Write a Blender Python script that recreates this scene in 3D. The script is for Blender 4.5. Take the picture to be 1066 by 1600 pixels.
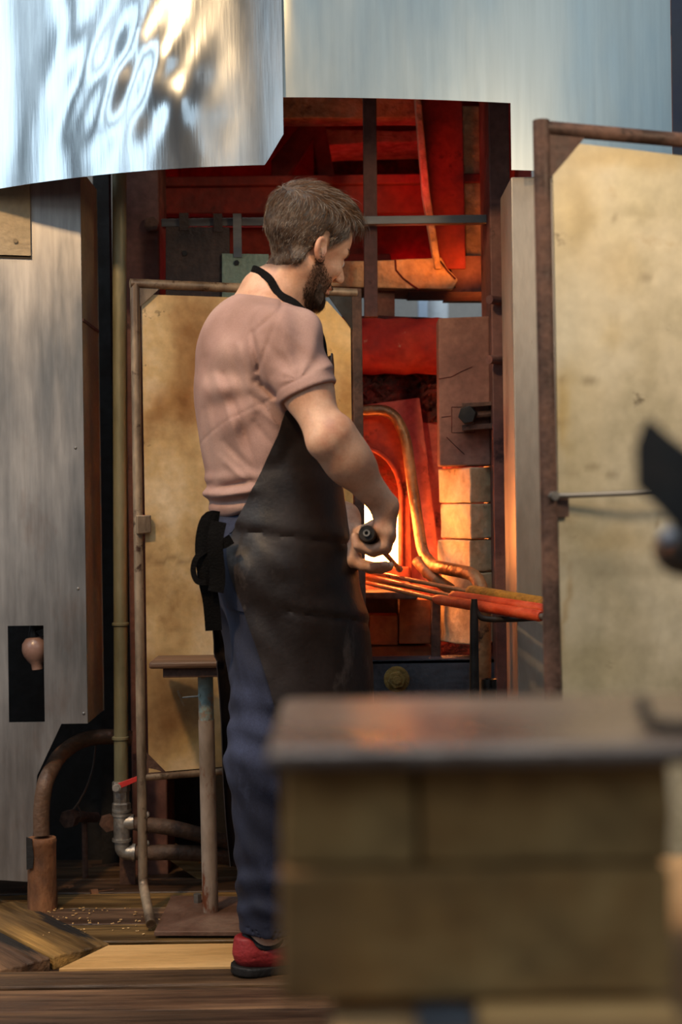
import bpy, bmesh, math, random
import numpy as np
from mathutils import Vector, Matrix

for _o in list(bpy.data.objects):
    bpy.data.objects.remove(_o)
scene = bpy.context.scene
COL = scene.collection
rnd = random.Random(7)

# ------------------------------------------------------------------ camera
CAM_H = 1.03
FPX = 50.0 / 36.0 * 1600.0
ROLL = math.radians(0.8)
cam_data = bpy.data.cameras.new('camera')
cam_data.sensor_fit = 'VERTICAL'
cam_data.sensor_height = 36.0
cam_data.lens = 50.0
cam_data.dof.use_dof = True
cam_data.dof.focus_distance = 3.5
cam_data.dof.aperture_fstop = 2.8
cam_data.clip_start = 0.05
cam = bpy.data.objects.new('camera', cam_data)
cam.location = (0, 0, CAM_H)
cam.rotation_euler = (Matrix.Rotation(math.radians(90), 3, 'X') @ Matrix.Rotation(-ROLL, 3, 'Z')).to_euler()
COL.objects.link(cam)
scene.camera = cam

# ------------------------------------------------------------------ world, lamps, exposure
world = bpy.data.worlds.new('world')
scene.world = world
world.use_nodes = True
_bg = world.node_tree.nodes['Background']
_bg.inputs[0].default_value = (0.62, 0.66, 0.72, 1)
_bg.inputs[1].default_value = 0.13
scene.view_settings.view_transform = 'Standard'
scene.view_settings.look = 'None'
scene.view_settings.gamma = 1.0
scene.view_settings.exposure = 0.0
scene.view_settings.use_curve_mapping = False


def area(name, loc, target, sx, sy, power, color):
    ld = bpy.data.lights.new(name, 'AREA')
    ld.shape = 'RECTANGLE'
    ld.size, ld.size_y = sx, sy
    ld.energy = power
    ld.color = color
    o = bpy.data.objects.new(name, ld)
    o.location = loc
    o.rotation_euler = (Vector(target) - Vector(loc)).to_track_quat('-Z', 'Y').to_euler()
    COL.objects.link(o)
    return o


COOL = (0.70, 0.88, 1.0)
WARM = (1.0, 0.66, 0.34)
# tall workshop windows behind the photographer
for _x in (0.2, 2.6, 5.0):
    area('window_daylight', (_x, -4.8, 5.2), (_x * .1, 3.6, 2.0), 2.2, 3.2, 22, COOL)
area('window_daylight', (-2.5, -4.8, 2.05), (-.9, 3.6, 1.3), 1.8, 1.3, 5.5, COOL)
area('window_daylight', (-2.5, -4.8, 3.75), (-.9, 3.6, 1.8), 1.0, 0.9, 4.0, COOL)
# tall windows in the left-hand and right-hand walls
for _y in (-2.5, -.7, 1.1, 2.7):
    area('window_daylight', (-5.2, _y, 4.2), (-.6, 3.5, 2.0), 0.8, 3.6, 30, COOL)
area('window_daylight', (5.2, -1.5, 4.6), (.6, 3.5, 2.2), 3.5, 3.0, 36, COOL)
# broad soft lamp added overhead as fill
area('skylight', (-.8, 1.3, 6.2), (-.3, 3.0, 0), 4.5, 3.0, 170, (0.86, 0.94, 1.0))
# warm workshop lamps hanging over the floor in front of the furnace
area('workshop_lamp', (1.25, 1.45, 2.0), (0.0, 3.6, 0.9), 0.35, 0.35, 17.5, (1.0, 0.76, 0.50))
area('workshop_lamp', (-1.26, 1.5, 3.1), (-0.4, 3.6, 0.8), 0.18, 0.18, 60, WARM)


# ------------------------------------------------------------------ measuring helpers
def at(px, py, d):
    """world position of something seen at photo pixel (px, py) at real distance d"""
    u = (px - 533.0) / FPX
    v = (800.0 - py) / FPX
    c, s = math.cos(ROLL), math.sin(ROLL)
    return Vector(((u * c + v * s) * d, d, CAM_H + (-u * s + v * c) * d))


def ground(px, py, z=0.0):
    u = (px - 533.0) / FPX
    v = (800.0 - py) / FPX
    c, s = math.cos(ROLL), math.sin(ROLL)
    vv = -u * s + v * c
    d = (z - CAM_H) / vv
    return Vector(((u * c + v * s) * d, d, z))


def X(px, d, py=800):
    return at(px, py, d).x


def Z(py, d, px=533):
    return at(px, py, d).z


# ------------------------------------------------------------------ object helpers
def paint_stains_light(o, blobs):
    """grime patches with a shape of their own: (px, py, rx, ry, colour, strength) at their surveyed place"""
    from mathutils import noise
    me = o.data
    off = origin_of(o)
    c, s = math.cos(ROLL), math.sin(ROLL)
    ca = me.color_attributes.new('Stain', 'FLOAT_COLOR', 'POINT')
    for i, v in enumerate(me.vertices):
        p = v.co + off
        u, w_ = p.x / p.y, (p.z - CAM_H) / p.y
        X_, Y_ = 533 + FPX * (u * c - w_ * s), 800 - FPX * (u * s + w_ * c)
        X_ += 14 * noise.noise(p * 14) + 8 * noise.noise(p * 40)
        Y_ += 18 * noise.noise(p * 13 + Vector((5, 1, 2))) + 8 * noise.noise(p * 38)
        col = [1.0, 1.0, 1.0]
        for bx, by, rx, ry, cc, st in blobs:
            k = st * math.exp(-(((X_ - bx) / rx) ** 2 + ((Y_ - by) / ry) ** 2) ** 1.5)
            for q in range(3):
                col[q] *= 1 - k * (1 - cc[q])
        ca.data[i].color = (*col, 1)


def link(o, parent=None):
    COL.objects.link(o)
    if parent is not None:
        o.parent = parent
    return o


def origin_of(o):
    v = Vector((0, 0, 0))
    while o is not None:
        v += o.location
        o = o.parent
    return v


def thing(name, label, cat, loc=(0, 0, 0), group=None):
    o = bpy.data.objects.new(name, None)
    o.empty_display_size = 0.05
    o.location = loc
    o['label'] = label
    o['category'] = cat
    if group:
        o['group'] = group
    COL.objects.link(o)
    return o


def tag(o, label, cat, group=None):
    o['label'] = label
    o['category'] = cat
    if group:
        o['group'] = group
    return o


def obj(name, bm, mat, parent=None, smooth=False, label=None, bevel=0.0, seg=2, origin=None, solid=0.0, keep=False):
    """link one bmesh (in world coordinates) as ONE mesh object"""
    if not keep:
        bmesh.ops.recalc_face_normals(bm, faces=bm.faces)
    if parent is not None:
        off = origin_of(parent)
        loc = Vector((0, 0, 0))
    else:
        if origin is None:
            xs = [v.co for v in bm.verts]
            mn = Vector((min(v.x for v in xs), min(v.y for v in xs), min(v.z for v in xs)))
            mx = Vector((max(v.x for v in xs), max(v.y for v in xs), max(v.z for v in xs)))
            origin = Vector(((mn.x + mx.x) / 2, (mn.y + mx.y) / 2, mn.z))
        off = Vector(origin)
        loc = off
    bmesh.ops.translate(bm, verts=bm.verts, vec=-off)
    me = bpy.data.meshes.new(name)
    bm.to_mesh(me)
    bm.free()
    me.materials.append(mat)
    o = bpy.data.objects.new(name, me)
    o.location = loc
    link(o, parent)
    if smooth:
        me.polygons.foreach_set('use_smooth', [True] * len(me.polygons))
        try:
            me.set_sharp_from_angle(angle=math.radians(38))
        except Exception:
            pass
    if solid:
        m = o.modifiers.new('solid', 'SOLIDIFY')
        m.thickness = solid
        m = o.modifiers.new('split', 'EDGE_SPLIT')
        m.split_angle = math.radians(50)
    if bevel:
        m = o.modifiers.new('bevel', 'BEVEL')
        m.width = bevel
        m.segments = seg
        m.limit_method = 'ANGLE'
        m.angle_limit = math.radians(40)
    if label:
        o['label'] = label
    return o


def struct(o):
    o['kind'] = 'structure'
    return o


def B():
    return bmesh.new()


def add_box(bm, lo, hi, M=None):
    co = [Vector((x, y, z)) for x in (lo[0], hi[0]) for y in (lo[1], hi[1]) for z in (lo[2], hi[2])]
    if M is not None:
        co = [M @ c for c in co]
    v = [bm.verts.new(c) for c in co]
    for f in ((0, 1, 3, 2), (4, 6, 7, 5), (0, 4, 5, 1), (2, 3, 7, 6), (0, 2, 6, 4), (1, 5, 7, 3)):
        bm.faces.new([v[i] for i in f])
    return v


def add_hull8(bm, pts):
    """box from 8 corners: 4 front (loop), 4 back (same order)"""
    v = [bm.verts.new(p) for p in pts]
    bm.faces.new(v[0:4])
    bm.faces.new(v[7:3:-1])
    for i in range(4):
        j = (i + 1) % 4
        bm.faces.new([v[i], v[i + 4], v[j + 4], v[j]])


def add_prism(bm, pts, vec):
    """closed polygon extruded by a vector"""
    vec = Vector(vec)
    a = [bm.verts.new(p) for p in pts]
    b = [bm.verts.new(Vector(p) + vec) for p in pts]
    n = len(a)
    bm.faces.new(a)
    bm.faces.new(b[::-1])
    for i in range(n):
        j = (i + 1) % n
        bm.faces.new([a[i], b[i], b[j], a[j]])


def frame_of(t):
    t = t.normalized()
    ref = Vector((0, 0, 1)) if abs(t.z) < 0.9 else Vector((1, 0, 0))
    a = t.cross(ref).normalized()
    return a, t.cross(a).normalized()


def add_tube(bm, pts, r, n=14, cap=True, bend=0.0, steps=5):
    """round bar or pipe along a path; radius may vary; corners rounded with radius bend"""
    pts = [Vector(p) for p in pts]
    rs = list(r) if isinstance(r, (list, tuple)) else [r] * len(pts)
    if bend > 0 and len(pts) > 2:
        q, qr = [pts[0]], [rs[0]]
        for i in range(1, len(pts) - 1):
            p0, p1, p2 = pts[i - 1], pts[i], pts[i + 1]
            l = min(bend, (p1 - p0).length * 0.48, (p2 - p1).length * 0.48)
            a = p1 + (p0 - p1).normalized() * l
            b = p1 + (p2 - p1).normalized() * l
            for k in range(steps + 1):
                t = k / steps
                q.append(a * (1 - t) ** 2 + p1 * 2 * t * (1 - t) + b * t * t)
                qr.append(rs[i])
        q.append(pts[-1])
        qr.append(rs[-1])
        pts, rs = q, qr
    rings = []
    a0 = None
    for i, p in enumerate(pts):
        t = (pts[min(i + 1, len(pts) - 1)] - pts[max(i - 1, 0)])
        t.normalize()
        if a0 is None:
            a, b = frame_of(t)
        else:
            a = (a0 - t * a0.dot(t)).normalized()
            b = t.cross(a)
        a0 = a
        rings.append([bm.verts.new(p + (a * math.cos(2 * math.pi * k / n) + b * math.sin(2 * math.pi * k / n)) * rs[i]) for k in range(n)])
    for i in range(len(rings) - 1):
        for k in range(n):
            bm.faces.new([rings[i][k], rings[i][(k + 1) % n], rings[i + 1][(k + 1) % n], rings[i + 1][k]])
    if cap:
        bm.faces.new(rings[0][::-1])
        bm.faces.new(rings[-1])
    return rings


def add_pipe_end(bm, p, t, r_out, r_in, depth=0.02, n=16):
    """hollow pipe mouth: ring face and dark bore"""
    t = Vector(t).normalized()
    a, b = frame_of(t)
    def ring(c, r):
        return [bm.verts.new(c + (a * math.cos(2 * math.pi * k / n) + b * math.sin(2 * math.pi * k / n)) * r) for k in range(n)]
    R0, R1, R2 = ring(p, r_out), ring(p, r_in), ring(p - t * depth, r_in)
    R3 = ring(p - t * depth * 1.5, r_out)
    for k in range(n):
        j = (k + 1) % n
        bm.faces.new([R0[k], R0[j], R1[j], R1[k]])
        bm.faces.new([R1[k], R1[j], R2[j], R2[k]])
        bm.faces.new([R3[k], R3[j], R0[j], R0[k]])
    bm.faces.new(R2)


def add_hex(bm, c, axis, r, h):
    axis = Vector(axis).normalized()
    a, b = frame_of(axis)
    p = [c + (a * math.cos(math.pi / 3 * k + .2) + b * math.sin(math.pi / 3 * k + .2)) * r for k in range(6)]
    add_prism(bm, p, axis * h)


def add_lathe(bm, base, prof, n=20, axis=(0, 0, 1)):
    """prof: list of (radius, height) along axis"""
    axis = Vector(axis).normalized()
    a, b = frame_of(axis)
    rings = []
    for r, h in prof:
        rings.append([bm.verts.new(Vector(base) + axis * h + (a * math.cos(2 * math.pi * k / n) + b * math.sin(2 * math.pi * k / n)) * max(r, 1e-4)) for k in range(n)])
    for i in range(len(rings) - 1):
        for k in range(n):
            bm.faces.new([rings[i][k], rings[i][(k + 1) % n], rings[i + 1][(k + 1) % n], rings[i + 1][k]])
    bm.faces.new(rings[0][::-1])
    bm.faces.new(rings[-1])


def rough_up(bm, amt, scale=30.0, cuts=0, seed=0):
    """chip and roughen a block of masonry"""
    if cuts:
        bmesh.ops.subdivide_edges(bm, edges=bm.edges[:], cuts=cuts, use_grid_fill=True)
    bm.normal_update()
    from mathutils import noise
    for v in bm.verts:
        p = v.co * scale + Vector((seed * 3.1, seed * 1.7, seed * .9))
        v.co += Vector((noise.noise(p), noise.noise(p + Vector((9, 3, 1))), noise.noise(p + Vector((4, 7, 2))))) * amt


# ------------------------------------------------------------------ materials
def lin(c):
    if isinstance(c, str):
        c = c.lstrip('#')
        c = [int(c[i:i + 2], 16) / 255 for i in (0, 2, 4)]
        c = [x / 12.92 if x <= 0.04045 else ((x + 0.055) / 1.055) ** 2.4 for x in c]
    return (c[0], c[1], c[2], 1.0)


def M(name, cols, scale=6.0, stretch=(1, 1, 1), rough=0.6, rvar=0.15, metal=0.0, bump=0.1, bscale=60.0,
      bstretch=None, spots=None, spots2=None, fine=0.25, emit=None, estr=0.0, sub=0.0, spec=None, stain_light=False, dist=0.02, detail=8.0):
    m = bpy.data.materials.new(name)
    m.use_nodes = True
    nt = m.node_tree
    N, L = nt.nodes, nt.links
    bs = N['Principled BSDF']
    tc = N.new('ShaderNodeTexCoord')
    mp = N.new('ShaderNodeMapping')
    mp.inputs['Scale'].default_value = stretch
    L.new(tc.outputs['Object'], mp.inputs[0])
    nz = N.new('ShaderNodeTexNoise')
    nz.inputs['Scale'].default_value = scale
    nz.inputs['Detail'].default_value = detail
    nz.inputs['Roughness'].default_value = 0.6
    L.new(mp.outputs[0], nz.inputs['Vector'])
    cr = N.new('ShaderNodeValToRGB')
    el = cr.color_ramp.elements
    while len(el) > 1:
        el.remove(el[-1])
    n = len(cols)
    for i, c in enumerate(cols):
        pos = 0.5 if n == 1 else 0.37 + 0.26 * i / (n - 1)
        if i == 0:
            e = el[0]
            e.position = pos
        else:
            e = el.new(pos)
        e.color = lin(c)
    L.new(nz.outputs['Fac'], cr.inputs[0])
    out = cr.outputs[0]

    def mixin(out, spec, k):
        col, th, sc = spec[:3]
        st = spec[3] if len(spec) > 3 else (1, 1, 1)
        soft = spec[4] if len(spec) > 4 else 0.08
        mp2 = N.new('ShaderNodeMapping')
        mp2.inputs['Scale'].default_value = st
        mp2.inputs['Location'].default_value = (3.3 * k, 1.7 * k, 5.1 * k)
        L.new(tc.outputs['Object'], mp2.inputs[0])
        n2 = N.new('ShaderNodeTexNoise')
        n2.inputs['Scale'].default_value = sc
        n2.inputs['Detail'].default_value = 6
        n2.inputs['Roughness'].default_value = 0.65
        L.new(mp2.outputs[0], n2.inputs['Vector'])
        mr = N.new('ShaderNodeMapRange')
        mr.inputs['From Min'].default_value = th
        mr.inputs['From Max'].default_value = th + soft
        L.new(n2.outputs['Fac'], mr.inputs['Value'])
        mx = N.new('ShaderNodeMix')
        mx.data_type = 'RGBA'
        L.new(mr.outputs[0], mx.inputs['Factor'])
        L.new(out, mx.inputs['A'])
        mx.inputs['B'].default_value = lin(col)
        return mx.outputs['Result'], mr.outputs[0]

    if spots:
        out, _ = mixin(out, spots, 1)
    if spots2:
        out, _ = mixin(out, spots2, 2)
    nf = N.new('ShaderNodeTexNoise')
    nf.inputs['Scale'].default_value = bscale
    nf.inputs['Detail'].default_value = 5
    mpb = N.new('ShaderNodeMapping')
    mpb.inputs['Scale'].default_value = bstretch or stretch
    L.new(tc.outputs['Object'], mpb.inputs[0])
    L.new(mpb.outputs[0], nf.inputs['Vector'])
    if fine:
        mr = N.new('ShaderNodeMapRange')
        mr.inputs['From Min'].default_value = 0.3
        mr.inputs['From Max'].default_value = 0.7
        mr.inputs['To Min'].default_value = 1 - fine
        mr.inputs['To Max'].default_value = 1 + fine
        L.new(nf.outputs['Fac'], mr.inputs['Value'])
        vm = N.new('ShaderNodeVectorMath')
        vm.operation = 'SCALE'
        L.new(out, vm.inputs[0])
        L.new(mr.outputs[0], vm.inputs['Scale'])
        out = vm.outputs[0]
    L.new(out, bs.inputs['Base Color'])
    bs.inputs['Metallic'].default_value = metal
    mr = N.new('ShaderNodeMapRange')
    mr.inputs['From Min'].default_value = 0.38
    mr.inputs['From Max'].default_value = 0.62
    mr.inputs['To Min'].default_value = max(0.03, rough - rvar)
    mr.inputs['To Max'].default_value = min(1.0, rough + rvar)
    L.new(nz.outputs['Fac'], mr.inputs['Value'])
    L.new(mr.outputs[0], bs.inputs['Roughness'])
    if bump:
        bp = N.new('ShaderNodeBump')
        bp.inputs['Strength'].default_value = bump
        bp.inputs['Distance'].default_value = dist
        L.new(nf.outputs['Fac'], bp.inputs['Height'])
        L.new(bp.outputs[0], bs.inputs['Normal'])
    if stain_light:
        va = N.new('ShaderNodeVertexColor')
        va.layer_name = 'Stain'
        mx = N.new('ShaderNodeMix')
        mx.data_type = 'RGBA'
        mx.blend_type = 'MULTIPLY'
        mx.inputs['Factor'].default_value = 1.0
        L.new(out, mx.inputs['A'])
        L.new(va.outputs['Color'], mx.inputs['B'])
        L.new(mx.outputs['Result'], bs.inputs['Base Color'])
    if emit is not None:
        bs.inputs['Emission Color'].default_value = lin(emit)
        bs.inputs['Emission Strength'].default_value = estr
    if spec is not None:
        bs.inputs['Specular IOR Level'].default_value = spec
    if sub:
        bs.inputs['Subsurface Weight'].default_value = sub
        bs.inputs['Subsurface Radius'].default_value = (0.012, 0.005, 0.003)
    return m


MAT = {}
MAT['hood'] = M('brushed_aluminium', ['#a9b0b6', '#c9ced2'], scale=3, stretch=(1, 1, .25), rough=0.17, rvar=0.05, metal=1.0, bump=0.05, bscale=90, bstretch=(1, 1, .08), fine=0.05, dist=0.003)
MAT['hood_dull'] = M('dull_aluminium', ['#8b979b', '#a9aeab'], scale=2.5, stretch=(1, 1, .3), rough=0.32, rvar=0.05, metal=1.0, bump=0.06, bscale=60, bstretch=(1, 1, .06), fine=0.06, dist=0.003)
MAT['cladding'] = M('galvanised_cladding', ['#8a8784', '#a39f9c', '#bab6b3'], scale=4.5, stretch=(1, 1, .25), rough=0.37, rvar=0.08, metal=0.8, bump=0.12, bscale=70, bstretch=(1, 1, .08), fine=0.14, spots=('#8a6a55', 0.62, 2.2, (1, 1, .5), 0.2), dist=0.004)
MAT['clad_side'] = M('cladding_return', ['#8f7f68', '#ab9a7c'], scale=4, rough=0.6, metal=0.35, bump=0.1, bscale=60, fine=0.1, spots=('#5e4a3a', 0.66, 6))
MAT['rust'] = M('rusty_steel', ['#3b2a22', '#574037', '#6d5144'], scale=9, rough=0.72, metal=0.35, bump=0.35, bscale=70, fine=0.25, spots=('#2a1d17', 0.6, 14), dist=0.006)
MAT['rust_red'] = M('red_brown_steel', ['#5a3a35', '#6e4a42', '#7d5a50'], scale=6, rough=0.7, metal=0.25, bump=0.25, bscale=50, fine=0.2, spots=('#3a2422', 0.6, 9), dist=0.005)
MAT['frame_pale'] = M('worn_frame_pipe', ['#6d5a4a', '#94806a', '#b09a80'], scale=12, stretch=(1, 1, .35), rough=0.5, metal=0.55, bump=0.25, bscale=60, fine=0.2, spots=('#4a3428', 0.58, 18), dist=0.004)
MAT['sheet'] = M('stained_sheet_metal', stain_light=True, cols= ['#b8905f', '#d8b884', '#edd6b2'], scale=3.2, rough=0.55, rvar=0.12, metal=0.35, bump=0.12, bscale=45, fine=0.1, spots=('#8a5a26', 0.60, 2.6, (1, 1, .8), 0.16), spots2=('#54422c', 0.65, 13, (1, 1, 1), 0.08), dist=0.004)
MAT['sheet_right'] = M('faded_sheet_metal', stain_light=True, cols=['#a0967a', '#b8ad93', '#c8bfa8'], scale=2.6, rough=0.55, rvar=0.1, metal=0.25, bump=0.1, bscale=40, fine=0.08, spots=('#8b6d3c', 0.63, 3.0, (1, 1, 1.4), 0.2), spots2=('#5a4e38', 0.66, 11, (1, 1, 1.6), 0.07), dist=0.004)
MAT['steel'] = M('bare_steel', ['#6c6864', '#8a8680'], scale=10, stretch=(.2, 1, 1), rough=0.45, metal=0.8, bump=0.15, bscale=60, fine=0.15, dist=0.004)
MAT['post'] = M('grey_painted_steel', ['#8f867b', '#a79d90'], scale=5, stretch=(1, 1, .3), rough=0.55, metal=0.3, bump=0.12, bscale=60, fine=0.08, spots=('#5a4a3e', 0.69, 22), spots2=('#84705c', 0.6, 2.5, (1, 1, .5), .2), dist=0.004)
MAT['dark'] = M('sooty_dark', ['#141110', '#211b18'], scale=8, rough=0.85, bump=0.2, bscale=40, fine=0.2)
MAT['black'] = M('black_iron', ['#171514', '#26221f', '#332b27'], scale=12, rough=0.55, metal=0.4, bump=0.2, bscale=60, fine=0.2, dist=0.004)
MAT['fire'] = M('firebrick', ['#b09a78', '#c6b18c', '#d2c2a2'], scale=9, rough=0.92, bump=0.5, bscale=55, fine=0.14, spots=('#8a7358', 0.63, 16), spots2=('#6d5a46', 0.72, 45), dist=0.006)
MAT['fire_old'] = M('scorched_firebrick', ['#7a5830', '#926c3c', '#a28050'], scale=6, rough=0.92, bump=0.4, bscale=45, fine=0.12, spots=('#4e3a20', 0.58, 5, (1, 1, 1), .2), dist=0.006)
MAT['fire_red'] = M('red_firebrick', ['#7d4428', '#96552f', '#a5653a'], scale=7, rough=0.9, bump=0.4, bscale=60, fine=0.15, dist=0.006)
MAT['slab'] = M('cracked_refractory_slab', ['#6b463b', '#7c564a', '#8a6658'], scale=5, rough=0.9, bump=0.4, bscale=60, fine=0.15, spots=('#4b2f2a', 0.66, 14), dist=0.006)
MAT['refr'] = M('crumbly_refractory', ['#a08560', '#bfa27a', '#c8b48e'], scale=12, rough=0.95, bump=0.8, bscale=40, fine=0.2, spots=('#6f563c', 0.62, 12), dist=0.012)
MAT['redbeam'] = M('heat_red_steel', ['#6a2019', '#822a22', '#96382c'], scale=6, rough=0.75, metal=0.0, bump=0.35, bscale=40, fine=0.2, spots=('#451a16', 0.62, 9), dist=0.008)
MAT['hot_log'] = M('red_hot_crown', ['#7c1a12', '#9a2418', '#a83a28'], scale=6, rough=0.85, bump=0.5, bscale=45, fine=0.2, spots=('#b58a72', 0.64, 14), emit='#c01010', estr=0.055, dist=0.008)  # red furnace light put into the colour and a weak emission
MAT['hot_plate'] = M('heat_scaled_plate', ['#6b2a1c', '#8f3a22', '#a8492c'], scale=8, rough=0.75, metal=0.2, bump=0.4, bscale=55, fine=0.25, spots=('#2c1512', 0.58, 12), emit='#c41a0a', estr=0.10, dist=0.006)  # weak red emission stands in for furnace light on the plate
MAT['hot_pink'] = M('heat_bleached_plate', ['#8a4238', '#a5574c', '#b06a60'], scale=7, rough=0.75, metal=0.2, bump=0.4, bscale=55, fine=0.25, spots=('#3a1a18', 0.60, 10), emit='#c0141a', estr=0.08, dist=0.006)  # slight emission adds the reddish furnace light
MAT['hot_inner'] = M('glowing_refractory', ['#3a0a08', '#5c120e'], scale=40, rough=0.95, bump=0.8, bscale=60, fine=0.3, emit='#d81508', estr=0.06, dist=0.01)
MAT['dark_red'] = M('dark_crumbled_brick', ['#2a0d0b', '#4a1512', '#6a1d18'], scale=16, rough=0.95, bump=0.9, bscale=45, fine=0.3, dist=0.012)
MAT['orange_rod'] = M('warm_iron_rod', ['#8a6a50', '#a5805e'], scale=14, rough=0.4, metal=0.7, bump=0.1, fine=0.1)
MAT['foam'] = M('mustard_sleeve', ['#8a5f1c', '#a87626'], scale=30, rough=0.95, bump=0.4, bscale=90, fine=0.2)
MAT['redgrip'] = M('red_orange_grip', ['#b03618', '#c94722', '#d05a30'], scale=14, rough=0.5, bump=0.15, bscale=50, fine=0.12, spots=('#3a1c14', 0.72, 22))
MAT['brass_pipe'] = M('scaled_bent_pipe', ['#6b4a30', '#8a6240', '#9c7450'], scale=10, rough=0.45, metal=0.5, bump=0.2, bscale=50, fine=0.2, spots=('#3a261b', 0.6, 12))
MAT['green_pipe'] = M('olive_painted_pipe', ['#66624a', '#7a755a', '#888268'], scale=7, stretch=(1, 1, .3), rough=0.5, metal=0.2, bump=0.1, fine=0.1, spots=('#5a4030', 0.66, 18))
MAT['galv'] = M('galvanised_fitting', ['#7d7872', '#a09a92', '#b5aea4'], scale=16, rough=0.42, metal=0.8, bump=0.15, fine=0.15, spots=('#6a4c3a', 0.64, 14))
MAT['redpaint'] = M('red_lever_paint', ['#b02420', '#c8322c'], scale=10, rough=0.45, bump=0.05, fine=0.05)
MAT['hose'] = M('dusty_rubber_hose', ['#3a2a20', '#4d382a', '#5e4736'], scale=10, rough=0.7, bump=0.3, bscale=50, fine=0.2)
MAT['hose_brown'] = M('brown_bent_pipe', ['#4a3526', '#604634', '#6c5240'], scale=6, rough=0.6, metal=0.2, bump=0.2, fine=0.2)
MAT['stump'] = M('rust_flaked_pipe', ['#54341f', '#744a2c', '#8a5c3a'], scale=8, stretch=(1, 1, .5), rough=0.8, bump=0.5, bscale=30, fine=0.25, spots=('#2c1a11', 0.6, 8))
MAT['teal_post'] = M('flaking_painted_post', ['#7f7062', '#97877a', '#a39485'], scale=9, stretch=(1, 1, .4), rough=0.6, metal=0.1, bump=0.3, fine=0.15, spots=('#6b3a22', 0.51, 14, (1, 1, .45)), dist=0.004)
MAT['teal'] = M('pale_teal_paint', ['#71888a', '#88a0a0'], scale=20, rough=0.6, bump=0.2, fine=0.12, spots=('#8a7868', 0.50, 18))
MAT['wood_top'] = M('dark_worn_wood', ['#4d3626', '#6b4d36'], scale=8, stretch=(.15, 1, 1), rough=0.6, bump=0.2, fine=0.15)
MAT['baseplate'] = M('rusty_floor_plate', ['#5e4334', '#705243', '#7e6352'], scale=5, rough=0.6, metal=0.3, bump=0.15, fine=0.12)
MAT['dusty'] = M('sooty_plate', ['#2c2320', '#443630', '#54443c'], scale=7, rough=0.8, metal=0.2, bump=0.3, fine=0.2, spots=('#6b4a38', 0.66, 6))
MAT['greenish'] = M('verdigris_plate', ['#6c7a68', '#84917c', '#8f9a88'], scale=9, rough=0.6, metal=0.3, bump=0.2, fine=0.15, spots=('#4a4a40', 0.62, 10))
MAT['bluegrey'] = M('blue_grey_beam', ['#3a3f48', '#4d545e', '#5a606a'], scale=5, rough=0.5, metal=0.4, bump=0.15, fine=0.12, spots=('#3a3028', 0.62, 6), spots2=('#6b5a2c', 0.64, 5))
MAT['yellowdirt'] = M('ochre_dusted_bolt', ['#5c4a22', '#7a6432'], scale=14, rough=0.9, bump=0.4, fine=0.2)
WOODS = []
for i, cols in enumerate((['#39281a', '#573e27', '#785836'], ['#302117', '#4b3422', '#6a4c32'], ['#3f2b1f', '#61452f', '#866344'], ['#463219', '#70532a', '#967038'])):
    WOODS.append(M('floor_wood_' + 'abcd'[i], cols, scale=7, stretch=(.16, 1, 1), rough=0.62, rvar=0.18, bump=0.8, bscale=46, bstretch=(.07, 1, 1), fine=0.5, spots=('#120c08', 0.56, 7, (.12, 1, 1), .08), dist=0.01))
MAT['ply'] = M('pale_plywood', ['#b88c54', '#cda066', '#d8b078'], scale=4, stretch=(.25, 1, 1), rough=0.65, bump=0.15, fine=0.08, spots=('#6a4a2a', 0.7, 7, (.3, 1, 1)))
MAT['slate'] = M('grey_steel_slab', ['#5e5048', '#75665c', '#84756a'], scale=6, rough=0.3, rvar=0.06, metal=0.3, bump=0.1, fine=0.1)
MAT['bench'] = M('pale_bench_wood', ['#93714c', '#ab875c'], scale=6, stretch=(.2, 1, 1), rough=0.6, bump=0.1, fine=0.1)
MAT['navy'] = M('navy_panel', ['#1c2638', '#243048'], scale=4, rough=0.6, bump=0.05, fine=0.05)
MAT['grey_wall'] = M('grey_plaster', ['#6f6a66', '#827c76'], scale=3, rough=0.9, bump=0.1, fine=0.08)
MAT['white'] = M('white_enamel', ['#c8ccd0', '#d8dadc'], scale=5, rough=0.4, bump=0.03, fine=0.04)
MAT['paleblue'] = M('pale_blue_paint', ['#8f9cae', '#a4b0c0'], scale=5, rough=0.5, bump=0.05, fine=0.05)
MAT['bulb'] = M('pinkish_ceramic', ['#86675c', '#95766a'], scale=6, rough=0.35, bump=0.05, fine=0.05)


def emitter(name, col, strength):
    m = bpy.data.materials.new(name)
    m.use_nodes = True
    nt = m.node_tree
    for n in list(nt.nodes):
        nt.nodes.remove(n)
    e = nt.nodes.new('ShaderNodeEmission')
    e.inputs[0].default_value = lin(col)
    e.inputs[1].default_value = strength
    o = nt.nodes.new('ShaderNodeOutputMaterial')
    nt.links.new(e.outputs[0], o.inputs[0])
    return m


MAT['flame'] = emitter('white_hot_flame', (1.0, 0.30, 0.065), 66.0)
MAT['flame_red'] = emitter('red_gas_flame', (1.0, 0.03, 0.012), 9.0)


# ------------------------------------------------------------------ the setting: floor, walls
b = B(); add_box(b, (-3.6, -6.0, -0.12), (3.6, 7.6, -0.035))
floor = struct(obj('floor', b, WOODS[1], origin=(0, 0, 0)))


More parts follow.
